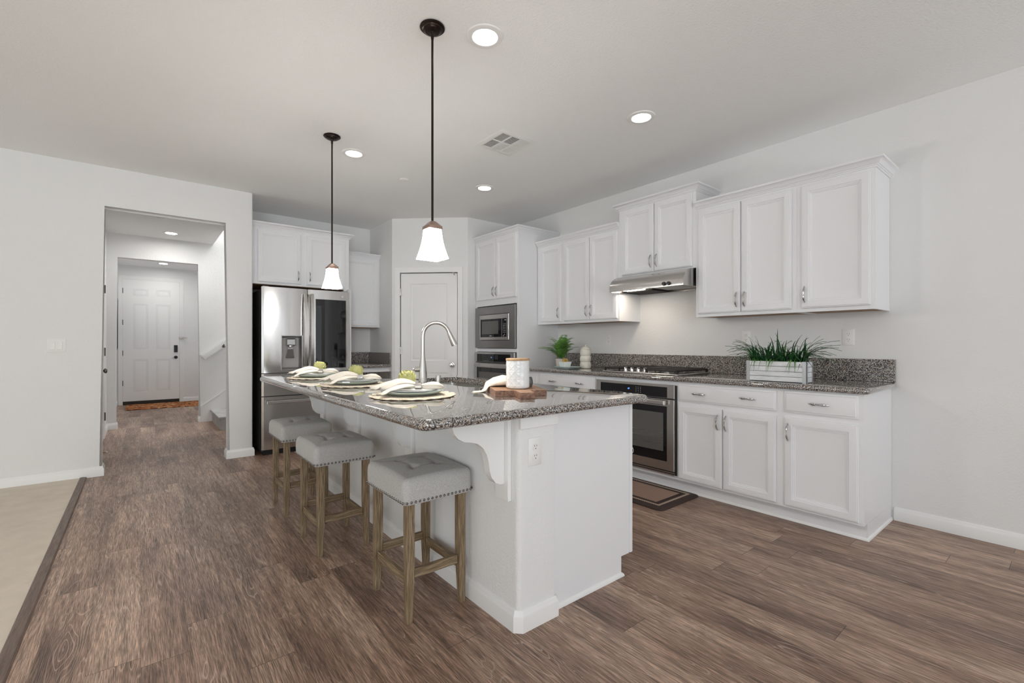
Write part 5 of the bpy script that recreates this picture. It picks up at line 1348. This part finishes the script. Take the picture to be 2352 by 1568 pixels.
def pendant(label, x, y):
    T = thing('pendant_light', label, 'pendant lamp', (x, y, H), group='pendants over the island')
    MB().lathe([(0.060, -0.0005), (0.062, -0.006), (0.058, -0.010), (0.052, -0.011), (0.050, -0.017), (0.040, -0.020), (0.036, -0.024), (0.012, -0.026), (0.008, -0.040), (0.007, -0.060)], 40).build('canopy', M['bronze'], T)
    MB().cyl((0, 0, -0.055), (0, 0, -0.972), 0.0058, 12).build('stem', M['bronze'], T)
    def ring(h, z): return [(a, b, z) for a, b in rrect(-h, h, -h, h, max(0.002, h * 0.08), 3)]
    MB().loft([ring(0.010, -0.966), ring(0.015, -0.970), ring(0.033, -0.990), ring(0.037, -0.993), ring(0.037, -1.008), ring(0.033, -1.009)]).build('fitter', M['copper'], T)
    outp = [(0.0335, -1.010), (0.0350, -1.030), (0.0375, -1.055), (0.0415, -1.080), (0.047, -1.105), (0.0535, -1.130), (0.060, -1.153)]
    sh = MB().loft([ring(h, z) for h, z in outp] + [ring(h - 0.003, z) for h, z in outp[::-1]]).build('shade', M['shade'], T, angle=40)
    l = bpy.data.lights.new('pendant_bulb', 'POINT'); l.energy = 6; l.color = (1, 0.93, 0.84); l.shadow_soft_size = 0.03
    lo = bpy.data.objects.new('pendant_bulb', l); COL.objects.link(lo); lo.location = (x, y, H - 1.10)
    return T
pendant('bronze pendant lamp with white square glass shade nearer the camera', 1.131, 2.035)
pendant('bronze pendant lamp with white square glass shade, farther, before the refrigerator', 1.131, 3.580)
def downlight(label, x, y, grp='recessed ceiling lights'):
    T = thing('downlight', label, 'ceiling light', (x, y, HH if 'hall' in grp else H), group=grp)
    MB().lathe([(0.062, -0.004), (0.066, -0.0085), (0.078, -0.010), (0.092, -0.006), (0.095, -0.0005)], 40, cap0=False, cap1=False).lathe([(0.062, -0.004), (0.0615, -0.0005)], 40, cap0=False, cap1=False).build('trim_ring', M['white'], T)
    MB().lathe([(0.0615, -0.0006), (0.060, -0.0035), (0.001, -0.004)], 32).build('lens', M['lenshall' if 'hall' in grp else 'lens'], T)
    return T
downlight('lit recessed ceiling light nearest the camera, beside the near pendant', 1.374, 1.925)
downlight('lit recessed ceiling light on the right, between vent and near upper cabinets', 2.709, 1.930)
downlight('lit recessed ceiling light beside the far pendant canopy', 1.372, 3.785)
downlight('lit recessed ceiling light in front of the tall oven cabinet', 2.704, 3.796)
downlight('lit recessed ceiling light in the hall, nearer the opening', 0.325, 7.80, 'hall ceiling lights')
T2 = downlight('lit recessed ceiling light in the foyer before the front door', 0.333, 10.84, 'hall ceiling lights')
def sprinkler(label, x, y, H=H):
    return tag(MB().lathe([(0.041, -0.0005), (0.041, -0.005), (0.038, -0.007), (0.001, -0.0075)], 32, (x, y, H)).build('sprinkler_cover', [M['white']]), label, 'sprinkler', 'ceiling sprinkler covers')
sprinkler('small round white sprinkler cover on the kitchen ceiling', 1.966, 4.09)
sprinkler('small round white sprinkler cover on the hall ceiling', 0.19, 6.93, HH)
sprinkler('small round white sprinkler cover on the foyer ceiling', 0.66, 10.75, HH)
# air register
T = thing('ceiling_vent', 'square white ceiling air register with six louvered panels', 'vent', (2.234, 2.847, H))
vx0, vx1, vy0, vy1 = 2.060, 2.408, 2.672, 3.022
part(T, 'frame', MB().loft([[(a, b, H - d) for a, b in ((vx0 + i, vy0 + i), (vx1 - i, vy0 + i), (vx1 - i, vy1 - i), (vx0 + i, vy1 - i))] for i, d in [(0.03, 0.0004), (0, 0.0004), (0, 0.003), (0.012, 0.008), (0.034, 0.008), (0.036, 0.0025)]], cap0=False, cap1=False), M['white'])
ix0, ix1, iy0, iy1 = vx0 + 0.038, vx1 - 0.038, vy0 + 0.038, vy1 - 0.038
part(T, 'backing', MB().box(ix0, ix1, iy0, iy1, H - 0.0012, H - 0.0006), M['dark'])  # near-black sheet painting the shade inside the duct
cx_, cy_ = (ix1 - ix0) / 3, (iy1 - iy0) / 2
for i in range(3):
    for j in range(2):
        a0, a1 = ix0 + i * cx_ + 0.005, ix0 + (i + 1) * cx_ - 0.005; b0, b1 = iy0 + j * cy_ + 0.005, iy0 + (j + 1) * cy_ - 0.005
        mb = MB(); along_x = i == 1; nsl = 8
        open_ = i == 0 or (i == 1 and j == 0)      # thinner, shallower blades bare more of the dark backing sheet
        zt, zb = H - 0.0030, H - (0.0046 if open_ else 0.0078)
        lo, hi = (b0, b1) if along_x else (a0, a1)
        for k in range(nsl):
            c_ = lo + (hi - lo) * (k + 0.5) / nsl; q = (hi - lo) / nsl
            w0, w1 = (c_ - q * 0.16, c_ + q * 0.16) if open_ else (c_ - q * 0.30, c_ + q * 0.22)
            if along_x: mb.box(a0, a1, w0, w1, zb, zt)
            else: mb.box(w0, w1, b0, b1, zb, zt)
        e = 0.005
        mb.box(a0 - e, a0, b0 - e, b1 + e, H - 0.008, H - 0.0026).box(a1, a1 + e, b0 - e, b1 + e, H - 0.008, H - 0.0026).box(a0, a1, b0 - e, b0, H - 0.008, H - 0.0026).box(a0, a1, b1, b1 + e, H - 0.008, H - 0.0026)
        part(T, 'louver_panel', mb, M['white'], smooth=False)
